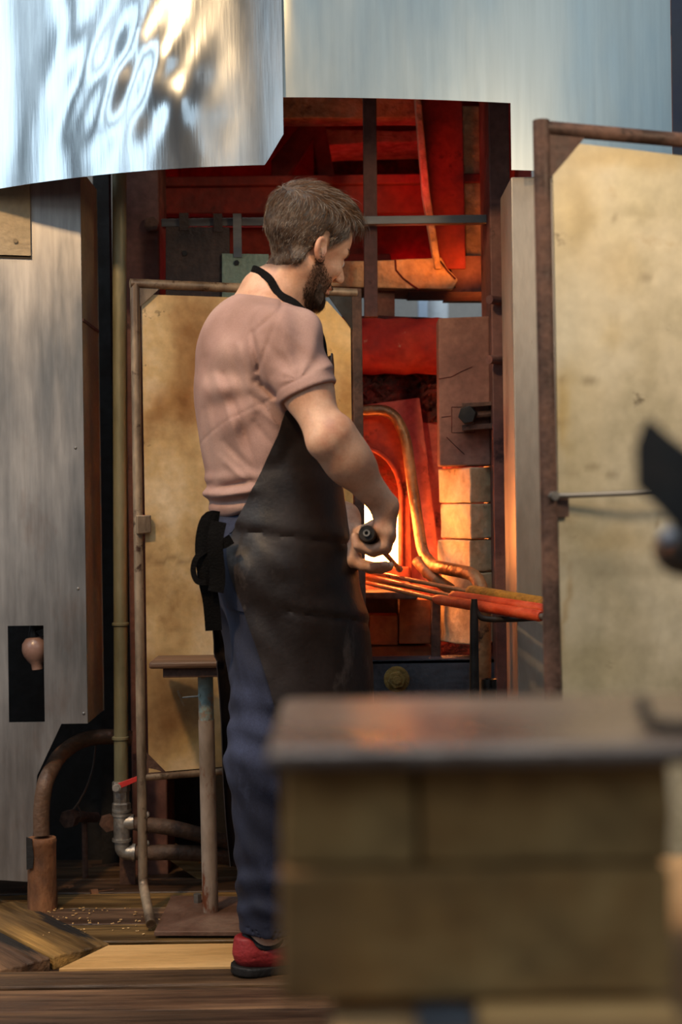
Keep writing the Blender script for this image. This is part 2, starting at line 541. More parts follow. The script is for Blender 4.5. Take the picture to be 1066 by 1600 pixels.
def plank(poly, z, mi, th=0.034, vdir=None, bev=0.004):
    """a floor board: polygon on the ground, grain along its first edge"""
    bm = B()
    g = [Vector((p[0], p[1], z - th)) for p in poly]
    add_prism(bm, g, (0, 0, th))
    e = (g[1] - g[0]).to_2d().normalized()
    ang = math.atan2(e.y, e.x)
    c = sum(g, Vector()) / len(g)
    Mi = Matrix.Rotation(-ang, 4, 'Z') @ Matrix.Translation(-c)
    bmesh.ops.recalc_face_normals(bm, faces=bm.faces)
    bm.transform(Mi)
    me = bpy.data.meshes.new('plank'); bm.to_mesh(me); bm.free()
    me.materials.append(WOODS[mi])
    o = bpy.data.objects.new('plank', me)
    o.location = c; o.rotation_euler = (0, 0, ang)
    link(o, floor)
    m = o.modifiers.new('bevel', 'BEVEL'); m.width = bev; m.segments = 2
    return o


# foreground boards run across the picture
y0 = 2.34
for i, (w, z, mi) in enumerate(((.17, -.004, 1), (.15, 0.0, 0), (.16, -.003, 2), (.145, .001, 1), (.15, -.004, 2), (.115, .0, 0))):
    y1 = y0 + w - .007
    plank([(-1.75, y0), (1.9, y0 + .004), (1.9, y1), (-1.75, y1 - .003)], z, mi)
    y0 += w
YF = y0                                    # ~3.24, front edge of the pale board
# boards beside and behind the pale board
P1, P2, P3 = ground(40, 1411), ground(172, 1473), ground(90, 1512)
dv = (P2 - P1).normalized()
nv = Vector((-dv.y, dv.x, 0))
for k, (w0, w1, mi) in enumerate(((0.0, -.15, 3), (-.157, -.30, 2), (-.307, -.46, 1))):
    a = P1 - dv * .05 + nv * w0
    e = P2 + nv * w0
    c = P2 + nv * w1 + dv * (0.02 * k)
    d = P1 - dv * .05 + nv * w1
    def capy(p):
        return (p.x, min(p.y, 9)) if p.y > YF + .004 else (p.x - (YF + .004 - p.y) * dv.x / dv.y * -1, YF + .004)
    ee = e if e.y > YF else e + dv * ((YF + .004 - e.y) / dv.y)
    cc = c if c.y > YF else c + dv * ((YF + .004 - c.y) / dv.y)
    plank([(a.x, a.y), (ee.x, ee.y), (cc.x, cc.y), (d.x, d.y)], -.002 - .002 * k, mi)
# filler boards at the far left and behind
plank([(-1.75, YF + .006), (-1.02, YF + .006), (-1.02, 3.6), (-1.75, 3.6)], -.012, 0)
for k in range(5):
    ya = 3.46 + k * .15
    xa = -.62 - k * .12
    plank([(xa, ya), (1.9, ya), (1.9, ya + .143), (xa - .115, ya + .143)], -.006 - .001 * (k % 3), (3, 2, 3, 1, 0)[k])
plank([(-.545, 3.425), (1.9, 3.425), (1.9, 3.453), (-.58, 3.453)], -.016, 0)

# far wall of the workshop seen through the gap behind the furnace, dark side walls
b = B(); add_box(b, (-3.2, 7.4, -.04), (3.2, 7.5, 4.4)); wall_back = struct(obj('wall_back', b, MAT['grey_wall']))
b = B(); add_box(b, (1.0, 4.45, -.04), (1.9, 4.5, 3.6)); struct(obj('wall_right', b, MAT['navy']))

# pale sheet of plywood let into the floor
b = B()
pl = [ground(93, 1511), ground(172, 1471.5), Vector((.55, 3.41, 0)), Vector((.55, YF + .008, 0))]
pl[0] = Vector((pl[0].x, YF + .008, 0)); pl[1].y = 3.41
add_prism(b, [Vector((p.x, p.y, -.034)) for p in pl], (0, 0, .034))
tag(obj('plywood_board', b, MAT['ply'], bevel=.002), 'pale clean plywood board let into the dark floor at the man\'s feet', 'board')

# scattered chips and shavings on the floor behind the frame foot
rc_ = random.Random(3)
b = B()
for i in range(110):
    p = Vector((rc_.uniform(-.78, -.3), 0, 0)); p.y = rc_.uniform(3.5, 3.78)
    s = rc_.uniform(.0015, .004)
    M_ = Matrix.Translation((p.x, p.y, -.004)) @ Matrix.Rotation(rc_.uniform(0, 6), 4, 'Z') @ Matrix.Rotation(rc_.uniform(-.5, .5), 4, 'X')
    add_box(b, (-s, -s * .5, 0), (s, s * .5, s * .6), M_)
o = obj('wood_chips', b, MAT['ply']); tag(o, 'pale chips and crumbs scattered on boards behind the screen foot', 'chips'); o['kind'] = 'stuff'

# ------------------------------------------------------------------ furnace hood: two rolled aluminium sheets
HX0 = (440 - 533) / FPX * 3.5
ZL = 1.883            # lower edge
ZO = 2.052            # top of the opening


def hood_d(x, R):
    return 3.5 + (x - HX0) ** 2 / (2 * R)


def dent(x, z):
    a = .0016 * math.sin(x * 19 + .5 * math.sin(z * 4 + 1)) + .0006 * math.sin(x * 41 + z * 2.5 + 2)
    k = math.exp(-((x + .52) / .16) ** 2) * math.exp(-((z - 2.12) / .16) ** 2)
    b = k * (.0030 * math.sin(x * 34 + 9 * z) + .0020 * math.sin(x * 61 - z * 30 + 1) + .0012 * math.sin(z * 52 + x * 20))
    return a + b
    return (math.sin(x * 21 + 1.3 * math.sin(z * 5 + 1)) * .0022 + math.sin(x * 47 + z * 6 + 2) * .0009
            + math.sin(z * 13 + x * 9) * .0011 * (1 + math.sin(x * 5)) + math.sin(x * 33 - z * 24) * .0006)


hood = thing('furnace_hood', 'curved shiny aluminium hood over the furnace opening, dented at left', 'hood', (HX0, 3.6, ZL))
bm = B()
NX, NZ = 90, 60
xl0, xl1 = -.98, -.128
cx = at(415, 260, 3.5).x
rows = []
for j in range(NZ + 1):
    r = []
    for i in range(NX + 1):
        x = xl0 + (xl1 - xl0) * i / NX
        zb = ZL if x < cx else ZL + (x - cx) / (xl1 - cx) * .075
        t = j / NZ
        z = zb + (2.95 - zb) * t
        y = hood_d(x, 1.25) - .012
        damp = min(1, t * 8 + .15)
        y += dent(x, z) * damp - .012 * math.exp(-((x + .55) / .18) ** 2) * math.exp(-((z - 2.15) / .16) ** 2)
        r.append(bm.verts.new((x, y, z)))
    rows.append(r)
for j in range(NZ):
    for i in range(NX):
        bm.faces.new([rows[j][i], rows[j][i + 1], rows[j + 1][i + 1], rows[j + 1][i]])
obj('curved_sheet', bm, MAT['hood'], hood, smooth=True, solid=.003)
bm = B()
xs = list(np.linspace(-.16, .437, 36)) + list(np.linspace(.437, .864, 26))[1:]
zs = list(np.linspace(ZL - .005, ZO, 10)) + list(np.linspace(ZO, 2.95, 46))[1:]
V = {}
def gv(i, j):
    if (i, j) not in V:
        x, z = xs[i], zs[j]
        y = hood_d(x, 3.2) + dent(x, z) * .3 * min(1, abs(z - ZO) * 5 + .2) - .006 * math.exp(-((x + .10) / .03) ** 2) * min(1, max(0, z - ZO) * 4)
        zz = z - (.012 * (x + .16) if abs(z - ZO) < 1e-6 else 0)
        V[(i, j)] = bm.verts.new((x, y, zz))
    return V[(i, j)]
for j in range(len(zs) - 1):
    for i in range(len(xs) - 1):
        if xs[i + 1] <= .4371 and zs[j + 1] <= ZO + 1e-6:
            continue
        bm.faces.new([gv(i, j), gv(i + 1, j), gv(i + 1, j + 1), gv(i, j + 1)])
obj('front_sheet', bm, MAT['hood_dull'], hood, smooth=True, solid=.003)
# rear stiffening strip along the right-hand edge, returning away from the viewer
bm = B()
add_box(bm, (.862, hood_d(.864, 3.2) + .001, ZL - .005), (.868, hood_d(.864, 3.2) + .10, 2.95))
obj('edge_flange', bm, MAT['rust_red'], hood)

# ------------------------------------------------------------------ left cladding box
PD = 3.80
xr = at(131, 700, PD).x
clad = thing('cladding_panel', 'tall grey metal cladding box at far left with square cut-out and notched bottom', 'panel', (xr - .3, PD, 0))
bm = B()
zt = 1.96
zb1 = at(95, 1131, PD).z
hole = [at(12, 978, PD), at(68, 983, PD), at(69, 1128, PD), at(14, 1124, PD)]
hx0, hx1 = hole[0].x, hole[1].x
hz1, hz0 = hole[0].z, hole[2].z
xL = -1.5
th = .004
def fp(pts):
    add_prism(bm, [Vector((x, PD, z)) for x, z in pts], (0, th, 0))
xn = at(96, 1131, PD).x
xb = at(58, 1212, PD).x
zd = at(58, 1212, PD).z
xc = at(46, 1375, PD).x
zc = at(46, 1378, PD).z
fp([(xL, zt), (xr, zt), (xr, hz1), (xL, hz1)])
fp([(xL, hz1), (hx0, hz1), (hx0, hz0), (xL, hz0)])
fp([(hx1, hz1), (xr, hz1), (xr, hz0), (hx1, hz0)])
fp([(xL, hz0), (xr, hz0), (xr, zb1), (xn, zb1), (xb, zd), (xc, zc), (xL, zc + .05)])
bmesh.ops.remove_doubles(bm, verts=bm.verts, dist=1e-5)
obj('front_sheet', bm, MAT['cladding'], clad)
bm = B()
add_box(bm, (xr - th, PD + .002, zb1), (xr, PD + .25, zt))
add_box(bm, (xr - .02, PD + .25, zb1), (xr + .002, PD + .254, zt))
obj('side_return', bm, MAT['clad_side'], clad, label='tan right-hand return of the cladding box')
# folded joint across the side
bm = B()
add_box(bm, (xr - .001, PD + .006, 1.55), (xr + .003, PD + .248, 1.558))
obj('joint_strip', bm, MAT['rust_red'], clad)
for px_, py_ in ((120, 300), (131, 1115), (118, 700), (122, 920)):
    p = at(px_, py_, PD)
    bm = B()
    add_lathe(bm, (p.x, PD + .001, p.z), [(.004, 0), (.004, .002), (.002, .0035)], 10, axis=(0, -1, 0))
    obj('screw', bm, MAT['steel'], clad)
# bent plate riveted over the top-left corner
bm = B()
q = [at(-10, 262, 3.79), at(46, 272, 3.79), at(48, 402, 3.79), at(-10, 400, 3.79)]
add_prism(bm, q, (0, .004, 0))
add_prism(bm, [q[2] + Vector((0, 0, .0)), q[3], q[3] + Vector((0, .008, -.004)), q[2] + Vector((0, .008, -.004))], (0, 0, .004))
add_tube(bm, [at(24, 376, 3.788), at(24, 376, 3.782)], .006, 10)
tag(obj('patch_plate', bm, MAT['clad_side']), 'square tan metal plate lapped over the top left of the cladding', 'plate')
# pinkish lamp body inside the cut-out
bm = B()
c = at(55, 1014, 3.85)
ax = Vector((.1, 0, -1)).normalized()
add_lathe(bm, c - ax * .035, [(.004, 0), (.022, .004), (.033, .018), (.036, .035), (.033, .05), (.024, .065), (.016, .075), (.015, .09), (.013, .092)], 24, axis=ax)
bulb = obj('lamp_bulb', bm, MAT['bulb'], smooth=True)
tag(bulb, 'round pinkish bulb seen through the square cut-out in the left cladding', 'bulb')
bm = B()
add_tube(bm, [c - ax * .034, c - ax * .06, c - ax * .06 + Vector((.08, .03, .02))], [.016, .014, .01], 14)
obj('bulb_holder', bm, MAT['black'], bulb)

# ------------------------------------------------------------------ structural columns
def column(name, x0, x1, ya, yb, z0, z1, mat, label, bev=.004):
    bm = B(); add_box(bm, (x0, ya, z0), (x1, yb, z1))
    return tag(obj(name, bm, mat, bevel=bev), label, 'column')

c1 = column('steel_column', X(200, 4.1), X(255, 4.1), 4.10, 4.28, -.035, 2.6, MAT['rust_red'], 'wide red-brown steel column behind the olive pipe')
c2 = column('steel_column', at(803, 600, 3.6).x, at(870, 600, 3.6).x, 3.60, 3.84, -.035, 1.872, MAT['post'], 'pale grey box-section post right of the brick pier, orange glow on its left side')
c3 = column('steel_column', at(768, 600, 3.92).x, at(800, 600, 3.92).x, 3.90, 4.16, -.035, 2.6, MAT['rust_red'], 'purple-brown steel upright behind the pale grey post')
# bolts on the wide column
bm = B(); add_hex(bm, at(238, 352, 4.095), (0, -1, 0), .022, .02); obj('bolt', bm, MAT['rust'], c1)
bm = B(); add_tube(bm, [at(783, 470, 3.9), at(765, 468, 3.86)], .012, 12); obj('peg', bm, MAT['rust_red'], c3)
bm = B(); add_tube(bm, [at(783, 562, 3.9), at(764, 562, 3.86)], .012, 12); obj('peg', bm, MAT['rust_red'], c3)

# narrow black strip put in for the dark gap left of the olive pipe
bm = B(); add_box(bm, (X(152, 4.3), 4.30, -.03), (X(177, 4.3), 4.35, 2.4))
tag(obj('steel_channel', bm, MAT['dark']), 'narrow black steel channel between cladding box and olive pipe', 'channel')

# ------------------------------------------------------------------ cross bar, hanging rod, hanging plates
bm = B(); za = at(510, 341, 3.99).z
pa, pb = at(252, 348, 3.99), at(772, 341.5, 3.99)
h2 = .0115
add_hull8(bm, [pa + Vector((0, 0, h2)), pb + Vector((0, 0, h2)), pb + Vector((0, 0, -h2)), pa + Vector((0, 0, -h2)),
               pa + Vector((0, .03, h2)), pb + Vector((0, .03, h2)), pb + Vector((0, .03, -h2)), pa + Vector((0, .03, -h2))])
bar = tag(obj('cross_bar', bm, MAT['steel'], bevel=.0015), 'grey flat steel bar spanning the furnace opening at head height', 'bar')
bm = B()
t1, t2 = at(577.5, 120, 4.06), at(580, 495, 4.06)
hw = .0195
add_hull8(bm, [t1 + Vector((-hw, 0, 0)), t1 + Vector((hw, 0, 0)), t2 + Vector((hw, 0, 0)), t2 + Vector((-hw, 0, 0)),
               t1 + Vector((-hw, .03, 0)), t1 + Vector((hw, .03, 0)), t2 + Vector((hw, .03, 0)), t2 + Vector((-hw, .03, 0))])
tag(obj('hanger_bar', bm, MAT['rust_red'], bevel=.002), 'dark square bar hanging vertically behind the cross bar, glowing at its lower end', 'bar')


def hung_plate(name, px0, px1, py0, py1, d, mat, label, straps, hole=None):
    root = thing(name, label, 'plate', at((px0 + px1) / 2, py1, d))
    bm = B()
    add_prism(bm, [at(px0, py0, d), at(px1, py0 + 1, d), at(px1, py1, d), at(px0, py1, d)], (0, .008, 0))
    obj('plate', bm, mat, root, bevel=.001)
    for (s0, s1, sy0, sy1, mm) in straps:
        bm = B()
        add_prism(bm, [at(s0, sy0, d - .004), at(s1, sy0, d - .004), at(s1 + 1, sy1, d - .004), at(s0 + 1, sy1, d - .004)], (0, .004, 0))
        p0, p1 = at(s0, sy0, d - .004), at(s1, sy0, d - .004)
        add_prism(bm, [p0, p1, p1 + Vector((0, .05, 0)), p0 + Vector((0, .05, 0))], (0, 0, .004))
        obj('hook_strap', bm, mm, root)
    if hole:
        bm = B()
        c = at(hole[0], hole[1], d)
        add_hex(bm, c, (0, -1, 0), .008, .006)
        obj('rivet', bm, MAT['black'], root)
    return root


hung_plate('hanging_plate', 259, 359, 354, 480, 3.976, MAT['dusty'], 'sooty dark square plate hooked on the cross bar behind the man\'s neck',
           ((280, 294, 335, 360, MAT['dusty']), (333, 347, 336, 362, MAT['dusty'])), (289, 396))
hung_plate('hanging_plate', 347, 420, 396, 480, 3.962, MAT['greenish'], 'pale greenish metal plate hung from one strap behind the man\'s neck',
           ((364, 377, 336, 402, MAT['steel']),), (370, 411))


# ------------------------------------------------------------------ the furnace
fur = thing('glass_furnace', 'glowing brick glass furnace with an arched white-hot mouth', 'furnace', (.1, 4.2, 0))
FD = 4.15


def fprism(name, pts, d, dep, mat, label=None, bev=.004, rough=None, cuts=0, parent=None):
    bm = B()
    add_prism(bm, [at(x, y, d) for x, y in pts], (0, dep, 0))
    if cuts:
        bmesh.ops.triangulate(bm, faces=[f for f in bm.faces if len(f.verts) > 4])
        bmesh.ops.subdivide_edges(bm, edges=bm.edges[:], cuts=cuts, use_grid_fill=True)
    if rough:
        rough_up(bm, rough, 25)
    return obj(name, bm, mat, parent or fur, label=label, bevel=bev)


def arch_plate(name, outer, inner, d, dep, mat, tilt=0.0, label=None, smooth=False):
    """plate with an arched hole: two outlines with the same number of points"""
    bm = B()
    n = len(outer)
    def P(x, y, dd):
        p = at(x, y, d)
        return Vector((p.x, dd, p.z))
    A = [bm.verts.new(P(*p, d)) for p in outer]
    I = [bm.verts.new(P(*p, d)) for p in inner]
    A2 = [bm.verts.new(P(*p, d + dep)) for p in outer]
    I2 = [bm.verts.new(P(*p, d + dep)) for p in inner]
    for i in range(n):
        j = (i + 1) % n
        bm.faces.new([A[i], A[j], I[j], I[i]])
        bm.faces.new([A2[i], I2[i], I2[j], A2[j]])
        bm.faces.new([I[i], I[j], I2[j], I2[i]])
        bm.faces.new([A[i], A2[i], A2[j], A[j]])
    return obj(name, bm, mat, fur, label=label)


def arch(cx, top, half, spring, bot, n=18):
    pts = [(cx - half, bot)]
    for k in range(n + 1):
        a = math.pi - math.pi * k / n
        pts.append((cx + half * math.cos(a), spring - (spring - top) * math.sin(a)))
    pts.append((cx + half, bot))
    return pts


inn = arch(568, 702, 58, 778, 893)
out = arch(562, 640, 74, 690, 893)
out[0] = (470, 905); out[-1] = (644, 905)
for k in range(1, len(out) - 1):
    x, y = out[k]
    if x < 540:
        out[k] = (470 + (x - 470) * .3, y)
# scaled iron face plate around the mouth
arch_plate('mouth_plate', out, inn, FD, .05, MAT['hot_plate'], label='scaled red-brown iron plate round the furnace mouth')
# raised lip
lip_o = arch(568, 699, 61, 776, 893)
bm = B()
pts = [at(x, y, FD - .006) for x, y in arch(568, 700, 59, 777, 893)]
add_tube(bm, pts, .0075, 10)
obj('mouth_lip', bm, MAT['hot_plate'], fur, smooth=True, label='bright worn lip round the arch')
# inner arch of glowing refractory and the hot chamber behind it
inn2 = arch(566, 750, 59, 805, 896)
out2 = arch(566, 690, 80, 760, 900)
arch_plate('inner_arch', out2, inn2, FD + .075, .16, MAT['hot_inner'], label='red glowing inner arch')
bm = B()
a0, a1 = at(470, 690, FD + .26), at(680, 905, FD + .26)
add_box(bm, (a0.x, FD + .26, a1.z), (a1.x, FD + .27, a0.z))
obj('fire_chamber', bm, MAT['flame'], fur, label='white-hot heart of the furnace')
# emissive blob added before the mouth to light bricks and post
bm = B()
bmesh.ops.create_icosphere(bm, subdivisions=3, radius=1)
c = at(598, 838, FD - .075)
for v in bm.verts:
    k = 1 + .12 * math.sin(v.co.z * 5 + v.co.x * 3)
    v.co = Vector((c.x + v.co.x * .020 * k, c.y + v.co.y * .06, c.z + v.co.z * .085 * (1 - .2 * v.co.x)))
obj('flame', bm, MAT['flame'], fur, smooth=True, label='white-hot flame at the mouth')
# pinkish backing plate leaning at the right of the mouth
fprism('door_plate', [(560, 634), (656, 621), (664, 680), (690, 892), (690, 915), (640, 910), (640, 760), (632, 690), (600, 655), (560, 650)], FD + .055, .03, MAT['hot_pink'], 'pinkish leaning backing plate')
# bent water-cooled tube round the mouth, returning to the right and down
cp = [at(560, 642, 4.11), at(612, 640, 4.11), at(634, 680, 4.10), at(645, 760, 4.09), at(660, 862, 4.05), at(674, 884, 4.0), at(700, 889, 3.93), at(742, 897, 3.84), at(756, 925, 3.80), at(757, 1010, 3.80), at(757, 1100, 3.80)]
bm = B(); add_tube(bm, cp, [.016] * 5 + [.0185] * 6, 16, bend=.05, steps=6)
tube = obj('cooling_tube', bm, MAT['brass_pipe'], fur, smooth=True, label='bent metal tube round the mouth, turned down at right')
bm = B(); add_tube(bm, [at(652, 876, 4.03), at(676, 902, 3.98), at(705, 922, 3.96)], .017, 16, bend=.03)
add_tube(bm, [at(668, 893, 4.0), at(671, 896, 3.995)], .0195, 16)
obj('tube_stub', bm, MAT['brass_pipe'], fur, smooth=True)
# sill and shelf
fprism('sill_block', [(540, 893), (600, 887), (640, 886), (642, 908), (540, 908)], FD - .03, .10, MAT['hot_plate'], rough=.003, cuts=2)
fprism('shelf_plate', [(480, 926), (640, 925), (652, 931), (652, 937), (480, 934)], 3.98, .16, MAT['rust'], 'dark iron shelf below the mouth')
# lower wall: bricks
for (x0, y0_, x1, y1_, dd) in ((577, 962, 622, 1008, 4.08), (624, 936, 673, 1006, 4.07), (528, 962, 575, 1008, 4.08), (478, 962, 526, 1008, 4.08)):
    fprism('brick', [(x0, y0_), (x1, y0_), (x1, y1_), (x0, y1_)], dd, .11, MAT['fire_red'], bev=.003)
fprism('base_slab', [(440, 1010), (675, 1009), (675, 1034), (440, 1034)], 4.09, .2, MAT['fire_red'], 'dark red base course')
fprism('ash_recess', [(440, 934), (675, 934), (675, 1010), (440, 1010)], 4.2, .05, MAT['dark'])  # near-black sheet painted for the shade behind the bricks
fprism('strap', [(674, 931), (689, 931), (689, 1032), (674, 1032)], 4.03, .012, MAT['rust'], 'dark iron strap')
# horizontal crown above the mouth, red light put in by its material
bm = B()
pa, pb = at(470, 541, 4.22), at(700, 541, 4.22)
add_tube(bm, [pa.lerp(pb, k / 14) for k in range(15)], [.083 + .0025 * math.sin(k * 2.1) for k in range(15)], 30)
obj('crown_roll', bm, MAT['hot_log'], fur, smooth=True, label='red glowing round crown above the mouth')
fprism('crown_top', [(470, 497), (585, 493), (690, 496), (700, 512), (470, 512)], 4.20, .28, MAT['dark_red'], rough=.006, cuts=3)
# crumbled dark brick between crown and mouth
bm = B()
W0, W1 = at(440, 570, FD + .09), at(695, 660, FD + .09)
nx_, nz_ = 40, 16
gr = [[bm.verts.new((W0.x + (W1.x - W0.x) * i / nx_, FD + .09 + rnd.uniform(-.012, .012), W1.z + (W0.z - W1.z) * j / nz_)) for i in range(nx_ + 1)] for j in range(nz_ + 1)]
for j in range(nz_):
    for i in range(nx_):
        bm.faces.new([gr[j][i], gr[j][i + 1], gr[j + 1][i + 1], gr[j + 1][i]])
obj('crumbled_wall', bm, MAT['dark_red'], fur, label='crumbled dark brick above the mouth')
fprism('jamb_wall', [(640, 655), (692, 655), (692, 912), (640, 912)], FD + .095, .05, MAT['hot_pink'], 'deep red jamb right of the mouth')
# unseen pier added left of the mouth to keep its glow off the cladding
bm = B(); add_box(bm, (at(440, 800, 4.0).x, 3.98, -.03), (at(520, 800, 4.0).x, 4.44, 1.58)); obj('left_pier', bm, MAT['fire_red'], fur, bevel=.006)
# body behind
bm = B()
x0_, x1_ = at(440, 600, 4.45).x, at(790, 600, 4.45).x
add_box(bm, (x0_, 4.45, -.03), (x1_, 4.95, 1.585))
obj('furnace_body', bm, MAT['dark_red'], fur)
# steel girder across the foot of the furnace
gird = thing('steel_girder', 'blue-grey steel girder across the furnace foot with one big bolt', 'girder', at(690, 1090, 3.95))
bm = B()
g0, g1 = at(430, 1034, 3.95), at(800, 1031, 3.95)
add_box(bm, (g0.x, 3.95, g0.z - .30), (g1.x, 3.962, g0.z))
add_box(bm, (g0.x, 3.95, g0.z - .012), (g1.x, 4.06, g0.z))
obj('web', bm, MAT['bluegrey'], gird, bevel=.002)
bm = B(); c = at(620, 1061, 3.95)
add_lathe(bm, c, [(.036, 0), (.036, .006), (.03, .008)], 20, axis=(0, -1, 0)); obj('washer', bm, MAT['yellowdirt'], gird)
bm = B(); add_hex(bm, c + Vector((0, -.006, 0)), (0, -1, 0), .024, .022); add_tube(bm, [c + Vector((0, -.02, 0)), c + Vector((0, -.034, 0))], .012, 12)
obj('bolt', bm, MAT['yellowdirt'], gird, bevel=.0015)
bm = B(); add_box(bm, (g0.x, 3.97, -.035), (g0.x + .08, 4.05, g0.z - .012)); obj('foot', bm, MAT['dark'], gird)
bm = B(); add_box(bm, (g1.x - .06, 3.97, -.035), (g1.x - .005, 4.05, g0.z - .012)); obj('foot', bm, MAT['dark'], gird)

# ------------------------------------------------------------------ brick pier with cracked slab
pier = thing('brick_pier', 'pier of stacked pale firebricks turned corner-on, right of the glowing mouth', 'pier', at(735, 1010, 4.0))
ys = [729, 786, 843, 895, 948, 1009]
for i in range(5):
    ytop, ybot = ys[i], ys[i + 1]
    jx = (0, 3, -2, 4, 2)[i]
    c0 = at(735 + jx * .3, ytop + 1, 3.93)
    c1_ = at(735 + jx * .3, ybot - 1, 3.93)
    l0 = at(685 + jx, ytop + 1, 4.06)
    r0 = at(778 + jx * .3, ytop + 1, 4.00)
    top = [c0, Vector((r0.x, r0.y, c0.z)), Vector((r0.x - .06, r0.y + .14, c0.z)), Vector((l0.x, l0.y, c0.z))]
    bm = B()
    add_prism(bm, top, (0, 0, c1_.z - c0.z))
    rough_up(bm, .003, 25, cuts=3, seed=i)
    obj('brick', bm, MAT['fire'], pier, bevel=.004)
slab = thing('refractory_slab', 'tall red-brown cracked refractory slab standing on the brick pier', 'slab', at(725, 728, 4.0))
bm = B()
S = [(685, 497), (765, 494), (767, 727), (687, 728)]
add_prism(bm, [at(x, y, 3.96) for x, y in S], (0, .09, 0))
obj('slab_block', bm, MAT['slab'], slab, bevel=.004)
bm = B()
for path in (((686, 592), (705, 589), (722, 580), (738, 573)), ((690, 652), (705, 650)), ((698, 683), (712, 697), (726, 710))):
    add_tube(bm, [at(x, y, 3.9595) for x, y in path], .0012, 6)
obj('crack', bm, MAT['dark_red'], slab)
bm = B()
fr = [(706, 636), (742, 636), (742, 676), (706, 676), (706, 636)]
for k in range(4):
    add_tube(bm, [at(*fr[k], 3.9595), at(*fr[k + 1], 3.9595)], .001, 6)
obj('scored_square', bm, MAT['dark_red'], slab)
# clamp with bolt
cl = thing('bolt_clamp', 'small iron clamp with hex bolt holding the cracked slab', 'clamp', at(745, 670, 3.93))
for (ya, yb) in ((630, 637), (664, 673)):
    bm = B()
    add_hull8(bm, [at(722, ya, 3.92), at(775, ya - 3, 3.92), at(775, yb - 4, 3.92), at(722, yb, 3.92), at(722, ya, 3.955), at(775, ya - 3, 3.955), at(775, yb - 4, 3.955), at(722, yb, 3.955)])
    obj('bracket', bm, MAT['rust'], cl, bevel=.001)
bm = B(); add_hex(bm, at(733, 649, 3.93), (-.35, -1, 0), .026, .024)
obj('bolt', bm, MAT['black'], cl, bevel=.002)
bm = B(); add_tube(bm, [at(733, 650, 3.94), at(778, 646, 3.95)], .012, 12); obj('threaded_rod', bm, MAT['rust'], cl)

# ------------------------------------------------------------------ upper chamber: red-lit beams
up = thing('chamber_frame', 'red-lit iron beams and braces inside the upper furnace chamber', 'frame', (.05, 4.5, 1.9))
def uprism(name, pts, d, dep, mat, label=None, bev=.004, rough=None):
    bm = B(); add_prism(bm, [at(x, y, d) for x, y in pts], (0, dep, 0))
    if rough:
        rough_up(bm, rough, 20, cuts=3)
    return obj(name, bm, mat, up, label=label, bevel=bev)
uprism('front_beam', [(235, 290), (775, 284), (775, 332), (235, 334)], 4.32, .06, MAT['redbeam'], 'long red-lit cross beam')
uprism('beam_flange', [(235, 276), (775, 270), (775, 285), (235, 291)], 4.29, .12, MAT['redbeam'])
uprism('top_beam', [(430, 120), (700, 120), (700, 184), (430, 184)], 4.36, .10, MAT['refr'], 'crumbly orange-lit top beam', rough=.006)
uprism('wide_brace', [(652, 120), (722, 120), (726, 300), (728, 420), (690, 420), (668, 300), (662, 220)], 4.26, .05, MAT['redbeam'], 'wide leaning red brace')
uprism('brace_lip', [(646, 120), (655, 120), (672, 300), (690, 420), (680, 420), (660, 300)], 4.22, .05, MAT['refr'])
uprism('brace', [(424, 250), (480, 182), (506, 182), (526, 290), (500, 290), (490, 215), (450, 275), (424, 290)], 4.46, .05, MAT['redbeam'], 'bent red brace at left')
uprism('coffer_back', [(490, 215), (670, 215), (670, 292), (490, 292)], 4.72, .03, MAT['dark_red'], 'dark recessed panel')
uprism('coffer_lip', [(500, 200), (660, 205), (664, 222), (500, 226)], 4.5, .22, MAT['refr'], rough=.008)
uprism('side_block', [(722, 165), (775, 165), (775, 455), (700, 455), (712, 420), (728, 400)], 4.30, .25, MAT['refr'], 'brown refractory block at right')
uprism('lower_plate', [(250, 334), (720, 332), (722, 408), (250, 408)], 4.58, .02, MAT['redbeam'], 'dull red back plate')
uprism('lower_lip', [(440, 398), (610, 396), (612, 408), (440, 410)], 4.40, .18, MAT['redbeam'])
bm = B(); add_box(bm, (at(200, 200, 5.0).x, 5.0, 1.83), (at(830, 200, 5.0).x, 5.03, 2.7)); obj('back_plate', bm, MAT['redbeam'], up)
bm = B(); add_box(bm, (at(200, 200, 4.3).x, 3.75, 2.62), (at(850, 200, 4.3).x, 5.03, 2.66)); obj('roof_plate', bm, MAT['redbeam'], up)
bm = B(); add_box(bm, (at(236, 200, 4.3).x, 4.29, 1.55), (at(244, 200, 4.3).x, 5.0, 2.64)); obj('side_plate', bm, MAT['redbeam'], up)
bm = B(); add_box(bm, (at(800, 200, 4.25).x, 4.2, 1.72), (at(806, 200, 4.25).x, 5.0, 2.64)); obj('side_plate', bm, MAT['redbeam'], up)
bm = B(); add_box(bm, (at(244, 200, 4.62).x, 4.62, -.03), (at(440, 200, 4.62).x, 4.66, 1.76)); obj('lower_back', bm, MAT['dark_red'], up)
